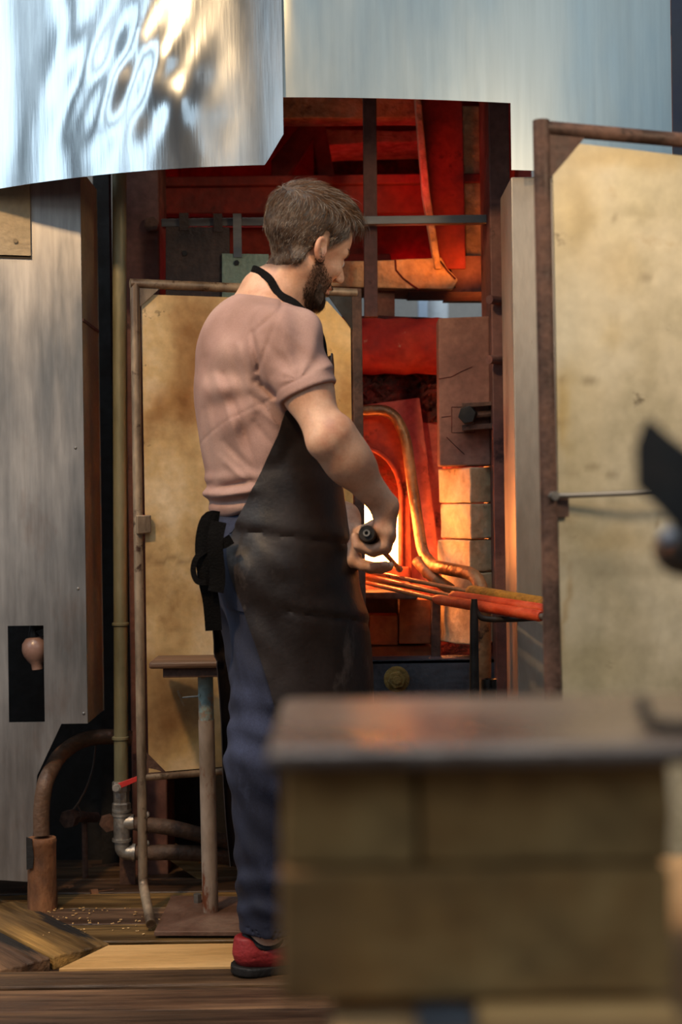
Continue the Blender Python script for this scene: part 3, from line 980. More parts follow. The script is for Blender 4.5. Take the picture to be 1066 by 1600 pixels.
# cracked lintel below the chamber
lin_ = thing('lintel_block', 'ochre cracked refractory lintel above the gap behind the furnace', 'lintel', at(640, 450, 4.25))
bm = B(); add_prism(bm, [at(x, y, 4.24) for x, y in ((500, 409), (612, 406), (690, 402), (700, 420), (716, 437), (708, 452), (640, 451), (500, 447))], (0, .22, 0))
rough_up(bm, .003, 22, cuts=2); obj('block', bm, MAT['refr'], lin_, bevel=.004)
bm = B(); add_tube(bm, [at(x, y, 4.238) for x, y in ((618, 405), (619, 422), (630, 435), (642, 444), (655, 453))], .003, 6)
obj('crack', bm, MAT['dark_red'], lin_)
bm = B(); add_tube(bm, [at(x, y, 4.238) for x, y in ((688, 408), (700, 424), (712, 436))], .003, 6); obj('crack', bm, MAT['dark_red'], lin_)
bm = B(); add_prism(bm, [at(x, y, 4.27) for x, y in ((700, 400), (768, 400), (768, 456), (640, 456), (640, 450), (712, 450))], (0, .18, 0)); obj('end_block', bm, MAT['slab'], lin_)
bm = B(); add_prism(bm, [at(x, y, 4.3) for x, y in ((585, 452), (617, 452), (617, 500), (585, 500))], (0, .12, 0)); obj('pier_stub', bm, MAT['slab'], lin_)

# unseen lamps added to give the chamber its red and orange glow
def glow(name, loc, tgt, sx, sy, power, color):
    return area(name, loc, tgt, sx, sy, power, color)
glow('burner_glow', (.12, 4.54, 1.80), (.16, 4.36, 2.4), .5, .08, .65, (1.0, .018, .022))
glow('burner_glow', (-.35, 4.75, 1.80), (-.3, 4.5, 2.4), .4, .08, .8, (1.0, .018, .022))
glow('burner_glow', (.30, 4.16, 1.74), (.2, 4.45, 2.15), .3, .06, .42, (1.0, .24, .04))

glow('burner_glow', (.20, 4.12, 1.98), (.33, 4.29, 2.14), .12, .06, .2, (1.0, .02, .03))  # extra lamp put in to brighten the wide brace

# things in the workshop far behind, seen through the gap
bm = B(); c = at(680, 475, 6.4)
add_lathe(bm, (c.x, c.y, 1.78), [(.055, 0), (.06, .01), (.06, .5), (.02, .52)], 24)
tag(obj('white_canister', bm, MAT['white'], smooth=True), 'white canister far behind the gap over the furnace crown', 'canister')
bm = B(); add_box(bm, (c.x - .5, 6.3, 1.72), (c.x + .6, 6.7, 1.78)); add_box(bm, (c.x - .48, 6.35, 0), (c.x - .42, 6.4, 1.72)); add_box(bm, (c.x + .52, 6.35, 0), (c.x + .58, 6.4, 1.72))
tag(obj('rear_shelf', bm, MAT['wood_top']), 'wooden shelf behind the furnace carrying the white canister', 'shelf')
bm = B(); c = at(661, 475, 6.2); add_box(bm, (c.x - .02, 6.2, 0), (c.x + .02, 6.24, 2.4))
tag(obj('rear_post', bm, MAT['paleblue']), 'pale blue post far behind the gap over the furnace crown', 'post')
area('rear_daylight', (1.2, 5.6, 3.4), (.5, 7.0, 1.6), .8, .8, 40, COOL)  # lamp added to light the things behind the gap


# ------------------------------------------------------------------ olive pipe with valve, elbows and hoses
vp = thing('gas_pipe', 'olive vertical pipe with red lever valve and two dusty hoses', 'pipe', at(190, 1400, 3.92))
D = 3.92
ptop, pbot = at(186, 120, D), at(189.5, 1232, D)
bm = B(); add_tube(bm, [ptop, pbot], .0195, 18); obj('riser', bm, MAT['green_pipe'], vp, smooth=True)
for py_ in (978, 1156):
    p = at(188.5, py_, D)
    bm = B(); add_lathe(bm, p, [(.0205, 0), (.0235, .002), (.0235, .008), (.0205, .01)], 18); obj('pipe_collar', bm, MAT['green_pipe'], vp, smooth=True)
bm = B(); p = at(190, 1262, D)
add_lathe(bm, p, [(.022, -.012), (.026, -.008), (.026, .012), (.022, .016), (.022, .044), (.025, .048), (.025, .07), (.021, .074)], 8)
valve = obj('valve_body', bm, MAT['galv'], vp)
bm = B(); c = at(184, 1229, D - .02); add_tube(bm, [c + Vector((0, .03, 0)), c + Vector((0, -.02, 0))], .012, 14); add_hex(bm, c + Vector((0, -.018, 0)), (0, -1, 0), .009, .008); obj('valve_stem', bm, MAT['galv'], valve)
bm = B(); q = [at(184, 1224, D - .035), at(214, 1213, D - .035), at(214, 1221, D - .035), at(186, 1233, D - .035)]; add_prism(bm, q, (0, .004, 0)); obj('lever', bm, MAT['redpaint'], valve, label='red valve lever', bevel=.001)
bm = B()
add_tube(bm, [at(190, 1258, D), at(190.5, 1312, D)], .0225, 18)
for py_ in (1264, 1270, 1310):
    add_tube(bm, [at(190.3, py_, D), at(190.3, py_ + 4, D)], .0265, 18)
add_tube(bm, [at(191, 1285, D), at(210, 1284, D)], .0215, 16)
add_tube(bm, [at(190.5, 1312, D), at(191.5, 1332, D), at(212, 1332, D)], .0205, 18, bend=.035)
add_tube(bm, [at(207, 1332, D), at(212, 1332, D)], .024, 18)
obj('tee_fitting', bm, MAT['galv'], vp, smooth=True)
for k, (ya, yb, yc) in enumerate(((1287, 1293, 1312), (1332, 1331, 1336))):
    bm = B(); add_tube(bm, [at(208, ya, D), at(225, ya + 1, D), at(270, yb, D - .01), at(340, yc, D + .05), at(430, yc + 20, D + .2)], [.017, .0205, .0215, .0215, .0215], 16, bend=.05)
    h = obj('hose', bm, MAT['hose'], vp, smooth=True)
    bm = B(); add_tube(bm, [at(226, ya + 1, D), at(231, ya + 1, D)], .0245, 18); p = at(229, ya - 14, D - .005); add_lathe(bm, p + Vector((0, .01, 0)), [(.008, 0), (.008, .012), (.004, .014)], 12, axis=(0, -1, 0)); obj('hose_clamp', bm, MAT['galv'], h)
bm = B(); add_box(bm, (at(188, 1370, 4.0).x, 3.99, -.035), (at(212, 1370, 4.0).x, 4.0, at(188, 1330, 4.0).z)); obj('bracket_foot', bm, MAT['rust'], vp)

# ------------------------------------------------------------------ brown bent pipe and rusty stub it drops into
bm = B(); add_tube(bm, [at(205, 1154, 4.02), at(165, 1150, 4.0), at(125, 1156, 3.96), at(92, 1180, 3.90), at(70, 1222, 3.76), at(64, 1265, 3.76), at(65, 1305, 3.755)], .0215, 18, bend=.09, steps=6)
tag(obj('bent_pipe', bm, MAT['hose_brown'], smooth=True), 'thick brown pipe curving down into the rusty stub at lower left', 'pipe')
stp = at(67, 1416, 3.76); ztop_ = at(67, 1306, 3.78).z
bm = B(); add_lathe(bm, (stp.x, 3.755, -.035), [(.038, 0), (.0385, .05), (.037, .12), (.038, ztop_ + .02), (.040, ztop_ + .028), (.037, ztop_ + .035), (.023, ztop_ + .035)], 24)
rough_up(bm, .0025, 30)
st = tag(obj('pipe_stub', bm, MAT['stump'], smooth=True), 'short thick rust-flaked pipe stub standing on the floor at left', 'pipe')
bm = B(); c0 = Vector((stp.x - .021, 3.721, ztop_ - .04))
add_prism(bm, [c0 + Vector((-.012, 0, -.035)), c0 + Vector((.005, -.004, -.03)), c0 + Vector((.008, -.004, .0)), c0 + Vector((.004, -.004, .045)), c0 + Vector((-.012, 0, .05))], (0, .006, 0))
obj('rust_hole', bm, MAT['dark'], st)

# dark undercroft behind pipes: black sheet added for the darkness, plus bolts, rods, offcuts
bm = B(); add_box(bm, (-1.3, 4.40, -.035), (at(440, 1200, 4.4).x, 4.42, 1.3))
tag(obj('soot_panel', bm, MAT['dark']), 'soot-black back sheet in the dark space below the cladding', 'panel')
fl = thing('pipe_flange', 'rusty bolted pipe joint in the dark space under the cladding', 'flange', at(140, 1290, 4.05))
bm = B(); add_tube(bm, [at(120, 1276, 4.02), at(150, 1277, 4.1)], .015, 14); obj('pipe', bm, MAT['rust'], fl, smooth=True)
bm = B(); add_hex(bm, at(113, 1277, 4.02), (-.3, -1, 0), .026, .03); obj('nut', bm, MAT['rust'], fl)
bm = B(); add_hex(bm, at(168, 1284, 4.02), (.3, -1, 0), .024, .03); obj('nut', bm, MAT['rust'], fl)
bm = B(); add_tube(bm, [at(168, 1284, 4.05), at(190, 1272, 4.2)], .012, 12); obj('bolt_shank', bm, MAT['rust'], fl, smooth=True)
bm = B(); add_tube(bm, [at(132, 1280, 4.06), at(134, 1400, 4.08)], .008, 10); add_box(bm, (at(128, 1400, 4.06).x, 4.05, -.035), (at(142, 1400, 4.06).x, 4.11, -.02)); obj('support_rod', bm, MAT['rust'], fl)
bm = B(); add_tube(bm, [at(150, 1160, 4.1), at(146, 1200, 4.08), at(136, 1230, 4.06), at(122, 1256, 4.04), at(112, 1268, 4.03)], .003, 6, bend=.03); add_tube(bm, [at(120, 1256, 4.03), at(126, 1268, 4.03)], .002, 6); obj('wire', bm, MAT['hose'], fl)
for k, (pa, pb, r, l) in enumerate((((112, 1398, 3.98), (142, 1388, 4.04), .013, 'short rusty bolt lying nearest the pipe stub'), ((152, 1402, 3.92), (178, 1395, 3.94), .012, 'rusty stub of rod lying beside the olive pipe foot'), ((142, 1376, 4.2), (188, 1366, 4.24), .009, 'thin rusty rod lying in the dark behind the other bolts'))):
    a, e = at(*pa), at(*pb)
    a.z = e.z = r - .035 + .006 * k
    bm = B(); add_tube(bm, [a, e], r, 12); add_hex(bm, a, (a - e), r * 1.7, r * 1.6); tag(obj('rusty_bolt', bm, MAT['stump']), l, 'bolt')
for k, (px_, py_, an, l) in enumerate(((300, 1378, .6, 'splintered timber offcut leaning behind the stool post'), (352, 1388, -.3, 'flat ochre timber offcut lying right of the stool post'))):
    bm = B(); p = at(px_, py_, 4.06 + .16 * k)
    add_box(bm, (-.07, -.02, -.02), (.07, .02, .02), Matrix.Translation((p.x, 4.06 + .16 * k, .03)) @ Matrix.Rotation(an, 4, 'Y'))
    rough_up(bm, .004, 30, cuts=2, seed=k); tag(obj('timber_offcut', bm, WOODS[3]), l, 'timber')

# ------------------------------------------------------------------ screens: pipe frame with sheet metal
def local_frame(p0, p1):
    e = (p1 - p0); e.z = 0
    W = e.length
    e.normalize()
    n = Vector((e.y, -e.x, 0))          # towards the viewer
    return e, n, W


scr = thing('heat_screen', 'stained sheet-metal heat screen in a pipe frame behind the man', 'screen', (at(214, 1420, 3.69).x, 3.69, 0))
S0 = at(217, 900, 3.69); S1 = at(563, 900, 3.90)
e, n, W = local_frame(S0, S1)
S0.z = 0
def sp(s, z, o=0.0):
    return S0 + e * s + n * o + Vector((0, 0, z))
zt = at(217, 443, 3.69).z
zb_ = at(224, 1215, 3.69).z
foot = ground(236, 1452); foot.z = .014
bm = B(); add_tube(bm, [sp(0, zt), sp(0, .11), sp(0, .07), foot], .0125, 14, bend=.03)
add_pipe_end(bm, foot + (foot - sp(0, .07)).normalized() * .002, foot - sp(0, .07), .0128, .009)
obj('upright', bm, MAT['frame_pale'], scr, smooth=True)
bm = B(); add_tube(bm, [sp(-.012, zt), sp(W, zt)], .0125, 14); obj('top_rail', bm, MAT['frame_pale'], scr, smooth=True)
bm = B(); add_tube(bm, [sp(0, zb_), sp(W, zb_)], .0095, 12); obj('bottom_rail', bm, MAT['frame_pale'], scr, smooth=True)
bm = B(); add_hull8(bm, [sp(W - .014, zt + .012, .006), sp(W + .014, zt + .012, .006), sp(W + .014, 0.0, .006), sp(W - .014, .0, .006), sp(W - .014, zt + .012, -.02), sp(W + .014, zt + .012, -.02), sp(W + .014, 0.0, -.02), sp(W - .014, .0, -.02)])
obj('upright', bm, MAT['rust'], scr, bevel=.002, label='flat dark right-hand upright')
# sheet, with slight waviness
bm = B(); NXs, NZs = 60, 96
zs0, zs1 = zb_ + .012, zt - .026
def sheet_pt(i, j):
    s = .018 + (W - .036) * i / NXs
    z = zs0 + (zs1 - zs0) * j / NZs
    z = min(z, zs1 - max(0, .045 - s), zs1 - max(0, .085 - (W - s)))
    return sp(s, z, .003 * math.sin(s * 9 + z * 3) + .0025 * math.sin(z * 7 + s * 4) - .002)
G = [[bm.verts.new(sheet_pt(i, j)) for i in range(NXs + 1)] for j in range(NZs + 1)]
for j in range(NZs):
    for i in range(NXs):
        bm.faces.new([G[j][i], G[j][i + 1], G[j + 1][i + 1], G[j + 1][i]])
bmesh.ops.delete(bm, geom=[v for v in bm.verts if not v.link_faces], context='VERTS')
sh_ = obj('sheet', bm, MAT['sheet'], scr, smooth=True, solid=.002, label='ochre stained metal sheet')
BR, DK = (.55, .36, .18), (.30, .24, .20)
paint_stains_light(sh_, [(272, 625, 34, 48, BR, .75), (296, 545, 26, 110, BR, .55), (240, 640, 22, 30, BR, .6), (335, 560, 18, 60, (.7, .55, .35), .4), (270, 700, 60, 14, (.75, .65, .5), .4),
                   (270, 877, 60, 5, DK, .55), (240, 905, 30, 40, (.7, .6, .5), .6), (300, 945, 60, 40, (.72, .62, .5), .6), (262, 1120, 45, 60, (.45, .36, .30), .85), (305, 1090, 30, 40, DK, .8), (240, 1060, 30, 50, (.6, .5, .42), .7),  # includes a dark grey patch beneath the stand top
                   (320, 1165, 50, 30, (1.0, .86, .5), .6), (520, 520, 60, 60, (1.0, .85, .52), .7), (545, 720, 40, 160, (1.0, .82, .45), .8)])  # yellow blobs: warm lamplight painted onto the sheet
def gusset(s, z, ds, dz, mat):
    bm = B(); add_prism(bm, [sp(s, z, .004), sp(s + ds, z, .004), sp(s, z + dz, .004)], -n * .003); obj('gusset', bm, mat, scr)
gusset(.008, zt - .008, .06, -.055, MAT['frame_pale'])
gusset(W - .012, zt - .006, -.075, -.10, MAT['black'])
gusset(.008, zb_ + .006, .06, .065, MAT['rust'])
bm = B(); add_hull8(bm, [sp(-.008, at(0, 808, 3.69).z, .022), sp(.03, at(0, 808, 3.69).z, .022), sp(.03, at(0, 836, 3.69).z, .022), sp(-.008, at(0, 838, 3.69).z, .022), sp(-.008, at(0, 808, 3.69).z, .008), sp(.03, at(0, 808, 3.69).z, .008), sp(.03, at(0, 836, 3.69).z, .008), sp(-.008, at(0, 838, 3.69).z, .008)])
obj('latch', bm, MAT['frame_pale'], scr, bevel=.003)

rs = thing('heat_screen', 'tall faded metal heat screen in a brown pipe frame at the right edge', 'screen', (at(860, 1080, 2.4).x, 2.4, 0))
R0 = at(857, 700, 2.42)
R1 = R0 + Vector((.72 * math.cos(math.radians(20)), .72 * math.sin(math.radians(20)), 0))
e, n, W = local_frame(R0, R1)
def rp(s, z, o=0.0):
    return Vector((R0.x, R0.y, 0)) + e * s + n * o + Vector((0, 0, z))
zt = at(847, 200, 2.42).z
lean = (at(847, 200, 2.42).x - at(866, 1080, 2.42).x)
def rp(s, z, o=0.0, _r=Vector((R0.x, R0.y, 0))):
    return _r + e * (s + lean * (z - .98) / 1.0) + n * o + Vector((0, 0, z))
bm = B(); add_tube(bm, [rp(0, zt + .012), rp(0, .0)], .0145, 16); obj('upright', bm, MAT['rust'], rs, smooth=True)
bm = B(); add_tube(bm, [rp(W, zt + .012), rp(W, .0)], .0145, 16); obj('upright', bm, MAT['rust'], rs, smooth=True)
bm = B(); add_tube(bm, [rp(0, zt), rp(W, zt)], .0125, 14); obj('top_rail', bm, MAT['rust'], rs, smooth=True)
bm = B(); add_tube(bm, [rp(0, .28), rp(W, .28)], .0125, 14); obj('bottom_rail', bm, MAT['rust'], rs, smooth=True)
bm = B(); NXs, NZs = 70, 110
zs0, zs1 = .30, zt - .021
G = []
for j in range(NZs + 1):
    r = []
    for i in range(NXs + 1):
        s = .019 + (W - .038) * i / NXs
        z = zs0 + (zs1 - zs0) * j / NZs
        z = min(z, zs1 - max(0, .068 - s))
        r.append(bm.verts.new(rp(s, z - .02 * (i / NXs) * (j / NZs), .004 * math.sin(s * 7 + z * 4) + .003 * math.sin(z * 6))))
    G.append(r)
for j in range(NZs):
    for i in range(NXs):
        bm.faces.new([G[j][i], G[j][i + 1], G[j + 1][i + 1], G[j + 1][i]])
bmesh.ops.delete(bm, geom=[v for v in bm.verts if not v.link_faces], context='VERTS')
sh_ = obj('sheet', bm, MAT['sheet_right'], rs, smooth=True, solid=.002, label='pale khaki worn metal sheet')
TN, GY, DD = (.86, .74, .52), (.72, .70, .62), (.38, .33, .26)
paint_stains_light(sh_, [(980, 240, 120, 26, TN, .8), (890, 330, 40, 90, TN, .6), (905, 350, 18, 40, GY, .7), (1000, 330, 34, 12, GY, .7), (965, 345, 4, 5, DD, .8), (1000, 345, 3, 9, DD, .7), (960, 420, 40, 40, TN, .4),
                   (1000, 420, 6, 6, DD, .7), (1010, 418, 3, 5, DD, .7), (885, 640, 14, 60, (.9, .74, .4), .7), (880, 655, 22, 5, DD, .5), (915, 733, 34, 4, DD, .55), (950, 735, 16, 4, DD, .5), (885, 602, 10, 4, DD, .6), (920, 600, 12, 3, DD, .6),
                   (1010, 560, 20, 70, GY, .5), (960, 520, 30, 30, (.92, .84, .66), .6), (950, 890, 130, 22, (.66, .66, .64), .55), (960, 840, 60, 20, TN, .5), (1018, 808, 4, 4, DD, .8), (1022, 816, 3, 3, DD, .8), (882, 960, 4, 70, (.7, .52, .3), .6), (920, 1040, 60, 50, (.86, .82, .66), .5), (900, 700, 40, 160, (1, .9, .66), .4)])  # wide grey band low on the sheet is a painted shadow
bm = B(); add_prism(bm, [rp(.01, zt - .008, .004), rp(.085, zt - .008, .004), rp(.01, zt - .09, .004)], -n * .004); obj('gusset', bm, MAT['rust'], rs)
zh = at(858, 775, 2.42).z
bm = B(); hp0 = rp(0, zh, .012); add_tube(bm, [hp0 + n * .0, hp0 + n * .01 + e * .02, rp(.17, zh + .004, .05), rp(.30, zh + .006, .05), rp(.32, zh + .006, .01)], .0048, 10, bend=.012)
add_tube(bm, [hp0, hp0 + n * .012], .008, 10)
obj('handle_rod', bm, MAT['steel'], rs, smooth=True)
bm = B(); add_hull8(bm, [rp(.012, zh - .004, .008), rp(.034, zh - .004, .008), rp(.034, zh - .036, .008), rp(.012, zh - .036, .008), rp(.012, zh - .004, .002), rp(.034, zh - .004, .002), rp(.034, zh - .036, .002), rp(.012, zh - .036, .002)])
obj('catch', bm, MAT['rust'], rs)

# ------------------------------------------------------------------ post-mounted work rest (stool-like) left of the man
stool = thing('work_stand', 'small wooden-topped stand on one flaking painted post, left of the man', 'stand', (at(328, 1425, 3.66).x, 3.62, 0))
def add_slab(bm, px0, px1, d0, d1, z, th):
    x0, x1 = X(px0, d0), X(px1, d0)
    add_box(bm, (x0, d0, z - th), (x1, d1, z))
zts = Z(1030, 3.50)
bm = B(); add_box(bm, (X(229, 3.50), 3.50, zts - .018), (X(229, 3.50) + .27, 3.66, zts)); obj('wooden_top', bm, MAT['wood_top'], stool, bevel=.006)
bm = B(); add_box(bm, (X(251, 3.52), 3.52, zts - .042), (X(251, 3.52) + .22, 3.65, zts - .0185)); obj('support_batten', bm, MAT['rust'], stool, bevel=.002)
pt0, pt1 = at(321, 1052, 3.60), Vector((at(330, 1425, 3.66).x, 3.645, .012))
tz = at(321, 1130, 3.61).z
bm = B(); add_tube(bm, [Vector((pt0.x, 3.60, zts - .042)), Vector((pt0.x, 3.60, pt0.z - .02))], .0135, 14); obj('inner_post', bm, MAT['black'], stool, smooth=True)
k_ = (pt0.z - .012 - tz) / (pt0.z - .012 - pt1.z)
pm = pt0.lerp(pt1, k_)
bm = B(); add_tube(bm, [pt0 + Vector((0, 0, -.012)), pm], .0195, 18); add_pipe_end(bm, pt0 + Vector((0, 0, -.008)), Vector((0, 0, 1)), .0195, .015); add_tube(bm, [at(311, 1086, 3.59), at(318, 1086, 3.6)], .005, 8)
obj('post_sleeve', bm, MAT['teal'], stool, smooth=True, label='pale teal flaking upper sleeve')
bm = B(); add_tube(bm, [pm, pt1], .0205, 18); obj('post', bm, MAT['teal_post'], stool, smooth=True)
bm = B(); bp = [ground(241, 1463), ground(410, 1463), ground(430, 1408), ground(268, 1406)]
add_prism(bm, [Vector((p.x, p.y, 0.0)) for p in bp], (0, 0, .012)); obj('base_plate', bm, MAT['baseplate'], stool, bevel=.002)
bm = B(); p = at(352, 1072, 3.78)
add_prism(bm, [at(276, 1080, 3.64), at(279, 1079, 3.64), at(289, 1103, 3.66), at(286, 1104, 3.66)], (0, .006, 0)); add_tube(bm, [at(286, 1090, 3.65), at(311, 1088, 3.62)], .003, 8); obj('clip', bm, MAT['steel'], stool)
bm = B(); p = Vector((at(355, 1417, 3.7).x - .08, 3.73, .012)); add_hex(bm, p, (0, 0, 1), .011, .022); obj('bolt', bm, MAT['steel'], stool)

# ------------------------------------------------------------------ rod rest and gathering irons right of the mouth
yk = thing('rod_rest', 'black iron rest with hook and cross arm holding the irons', 'stand', at(745, 1090, 3.42))
gz = -.004
bm = B(); p = at(741, 952, 3.42); add_tube(bm, [Vector((p.x - .004, 3.42, gz)), Vector((p.x - .004, 3.42, .40)), p, at(741.5, 936, 3.42)], [.0135, .0135, .010, .007], 12)
obj('upright', bm, MAT['black'], yk, smooth=True)
bm = B(); add_tube(bm, [at(741, 936, 3.42), at(742, 952, 3.42), at(751, 966, 3.42), at(770, 968, 3.42), at(812, 967, 3.42), at(858, 964, 3.42)], .0072, 12, bend=.012); obj('cross_arm', bm, MAT['black'], yk, smooth=True)
bm = B(); p = at(857, 964, 3.42); add_tube(bm, [p, Vector((p.x + .004, 3.42, gz))], .0085, 12); obj('upright', bm, MAT['black'], yk, smooth=True)
bm = B(); p = at(757, 966, 3.42); add_tube(bm, [Vector((p.x + .012, 3.45, gz)), Vector((p.x + .012, 3.45, .62)), Vector((p.x + .012, 3.45, .60))], .019, 14); obj('sleeve', bm, MAT['black'], yk, smooth=True)


def iron(lbl, p0, p1, r0, p2, r1, mat_rod, mat_grip, name='gathering_iron', endhole=False):
    t = thing(name, lbl, 'rod', at(*p2), 'glassworking irons on the rest')
    bm = B(); add_tube(bm, [at(*p0), at(*p1)], r0, 12); obj('shaft', bm, mat_rod, t, smooth=True)
    a, b_ = at(*p1), at(*p2)
    dr = (b_ - a).normalized()
    bm = B(); add_tube(bm, [a - dr * .004, a + dr * .006, a + dr * .02, b_ - dr * .008, b_], [r0 * 1.02, r1 * .85, r1, r1, r1 * .85], 16); obj('grip', bm, mat_grip, t, smooth=True)
    if endhole:
        bm = B(); add_tube(bm, [b_ - dr * .02, b_ + dr * .012], r0 * 1.3, 12); add_pipe_end(bm, b_ + dr * .014, Vector((.12, -1, .02)), .009, .004); obj('end_eye', bm, MAT['steel'], t)
    return t
iron('iron with a thick mustard sleeve, uppermost on the rest', (568, 892, 4.02), (732, 924, 3.68), .0062, (858, 945, 3.42), .0175, MAT['orange_rod'], MAT['foam'])
iron('iron with a long red-orange grip, just under the mustard sleeve', (568, 899, 4.02), (705, 931, 3.64), .006, (858, 954, 3.37), .0145, MAT['orange_rod'], MAT['redgrip'])
iron('iron with a chipped red grip ending in a small round eye, lowest on the rest', (568, 910, 4.0), (680, 936, 3.62), .006, (846, 963, 3.30), .0135, MAT['orange_rod'], MAT['redgrip'], endhole=True)
iron('thin bare iron between the mustard and the red grips', (568, 904, 4.03), (722, 934, 3.70), .005, (858, 960, 3.47), .008, MAT['orange_rod'], MAT['black'])

# ------------------------------------------------------------------ foreground: bench with firebricks and a steel slab
bz = at(533, 1562, .87).z
ben = thing('work_bench', 'pale wooden bench top in the blurred foreground under the firebricks', 'bench', (.25, .95, -.004))
bm = B(); add_box(bm, (X(505, .80), .78, bz - .03), (1.0, 1.22, bz)); obj('bench_top', bm, MAT['bench'], ben, bevel=.004)
for (x, y) in ((.03, .82), (.03, 1.18), (.95, .82), (.95, 1.18)):
    bm = B(); add_box(bm, (x, y - .025, -.004), (x + .05, y + .025, bz - .03)); obj('leg', bm, MAT['bench'], ben, bevel=.003)
bm = B(); add_box(bm, (X(735, .83), .815, bz), (X(1040, .83), .838, bz + .009)); 
tag(obj('batten', bm, MAT['ply'], bevel=.002), 'thin pale batten lying in front of the bottom firebrick', 'batten')
bm = B(); add_box(bm, (X(640, .83), .812, bz), (X(728, .83), .84, bz + .008)); tag(obj('blue_file', bm, MAT['bluegrey'], bevel=.002), 'blue-grey metal scrap lying under the front edge of the lowest brick', 'scrap')

def fbrick(px0, px1, py0, py1, d, dep, label, mat=MAT['fire_old'], yaw=0, seed=0):
    p0, p1 = at(px0, py1, d), at(px1, py0, d)
    bm = B(); add_box(bm, (p0.x, d, p0.z), (p1.x, d + dep, p1.z))
    rough_up(bm, .0022, 40, cuts=4, seed=seed)
    return tag(obj('firebrick', bm, mat, bevel=.003), label, 'brick', 'firebricks on the bench')
zl0 = at(740, 1548, .84).z
lb = at(740, 1362, .84).z
def fb(x0, x1, z0, z1, d, dep, label, seed):
    bm = B(); add_box(bm, (x0, d, z0), (x1, d + dep, z1)); rough_up(bm, .0018, 40, cuts=5, seed=seed)
    o = obj('firebrick', bm, MAT['fire_old'], bevel=.004, seg=3)
    return tag(o, label, 'brick', 'firebricks on the bench')
fb(at(437, 1450, .84).x, at(1052, 1450, .84).x, bz + .009, lb, .84, .115, 'long scorched firebrick at the bottom of the blurred foreground stack', 1)
tb = at(740, 1190, .85).z
fb(at(442, 1270, .85).x, at(650, 1270, .85).x, lb + .001, tb, .85, .11, 'shorter left firebrick directly under the grey slab', 2)
fb(at(657, 1270, .85).x, at(1050, 1270, .85).x, lb + .001, tb, .85, .11, 'longer right firebrick directly under the grey slab, darkened at its right end', 3)
bm = B()
fzl, fzr = at(418, 1192, .82), at(1200, 1150, .82)
st_ = at(740, 1166, .82).z
add_box(bm, (at(415, 1180, .82).x, .82, tb + .001), (.48, 1.045, st_))
tag(obj('steel_slab', bm, MAT['slate'], bevel=.006, seg=3), 'grey-brown steel slab lying on top of the foreground firebricks', 'slab')

# small black fan at the right edge of the frame, standing on the slab
fan = thing('bench_fan', 'black-bladed fan cut off by the right picture edge, standing on the steel slab', 'fan', (.335, .95, st_))
hub = at(1096, 862, .98)
def blade(ang, k=1.0):
    bm = B()
    prof = [(.010, -.014), (.029, -.040), (.050, -.031), (.080, -.0115), (.0985, -.001), (.0985, .003), (.0850, .0165), (.0590, .0275), (.032, .0150), (.012, .008)]
    ca, sa = math.cos(ang), math.sin(ang)
    f_, k_ = [], []
    for r, w in prof:
        w *= k
        tw = w * .45
        f_.append(Vector((hub.x + r * ca - w * sa, hub.y - tw - .0012, hub.z + r * sa + w * ca)))
        k_.append(Vector((hub.x + r * ca - w * sa, hub.y - tw + .0012, hub.z + r * sa + w * ca)))
    add_prism(bm, f_, Vector((0, .0024, 0)))
    obj('blade', bm, MAT['black'], fan, bevel=.0006)
blade(math.radians(111))
blade(math.radians(293), .42)
bm = B(); add_lathe(bm, hub + Vector((0, .035, 0)), [(.020, 0), (.020, .04), (.014, .05), (.004, .053)], 20, axis=(0, -1, 0)); obj('hub', bm, MAT['black'], fan, smooth=True)
bm = B(); bmesh.ops.create_uvsphere(bm, u_segments=14, v_segments=10, radius=.0055); bmesh.ops.translate(bm, verts=bm.verts, vec=at(1044, 838, .965)); obj('cap_nut', bm, MAT['paleblue'], fan, smooth=True, label='pale round nut on the blade root')  # pale blue ball paints in the bluish highlight by the hub
bm = B(); add_lathe(bm, hub + Vector((.0, .07, 0)), [(.012, 0), (.019, .006), (.020, .03), (.014, .034)], 24, axis=(0, -1, 0)); obj('motor', bm, MAT['black'], fan, smooth=True)
bm = B(); fx, fy = hub.x + .02, hub.y + .0
add_tube(bm, [Vector((fx, fy, hub.z - .0)), Vector((fx, fy, st_ + .01))], .007, 12); obj('pillar', bm, MAT['black'], fan, smooth=True)
bm = B(); add_lathe(bm, (fx, fy, st_), [(.030, 0), (.030, .004), (.016, .010), (.008, .014)], 24); obj('base', bm, MAT['black'], fan, smooth=True)
bm = B()
p = [at(1003, 1122, .90), at(1010, 1140, .88), at(1030, 1165, .86), at(1066, 1182, .85), at(1120, 1185, .86)]
p = [Vector((q.x, q.y, st_ + .0045 + .0 * i)) for i, q in enumerate(p)]
p[0].z = st_ + .014
add_tube(bm, p, .0042, 10, bend=.01)
tag(obj('power_cord', bm, MAT['black'], smooth=True), 'dark cord lying curled on the right of the grey slab', 'cord')


# ------------------------------------------------------------------ the glassworker
class SDF:
    """small implicit modeller: smooth unions of tapered limbs, meshed with surface nets"""


F32 = np.float32


def V3(*a):
    return np.array(a, dtype=F32)


def rc(P, a, b, ra, rb):
    a = np.asarray(a, F32); b = np.asarray(b, F32)
    ba = b - a
    t = np.clip(((P - a) @ ba) / float(ba @ ba), 0, 1)
    d = P - a - t[:, None] * ba
    return np.sqrt((d * d).sum(1)) - (ra + (rb - ra) * t)


def ell(P, c, R, A=None):
    q = P - np.asarray(c, F32)
    if A is not None:
        q = q @ A            # columns of A = local axes
    R = np.asarray(R, F32)
    k0 = np.sqrt(((q / R) ** 2).sum(1))
    k1 = np.sqrt(((q / (R * R)) ** 2).sum(1)) + 1e-9
    return k0 * (k0 - 1) / k1


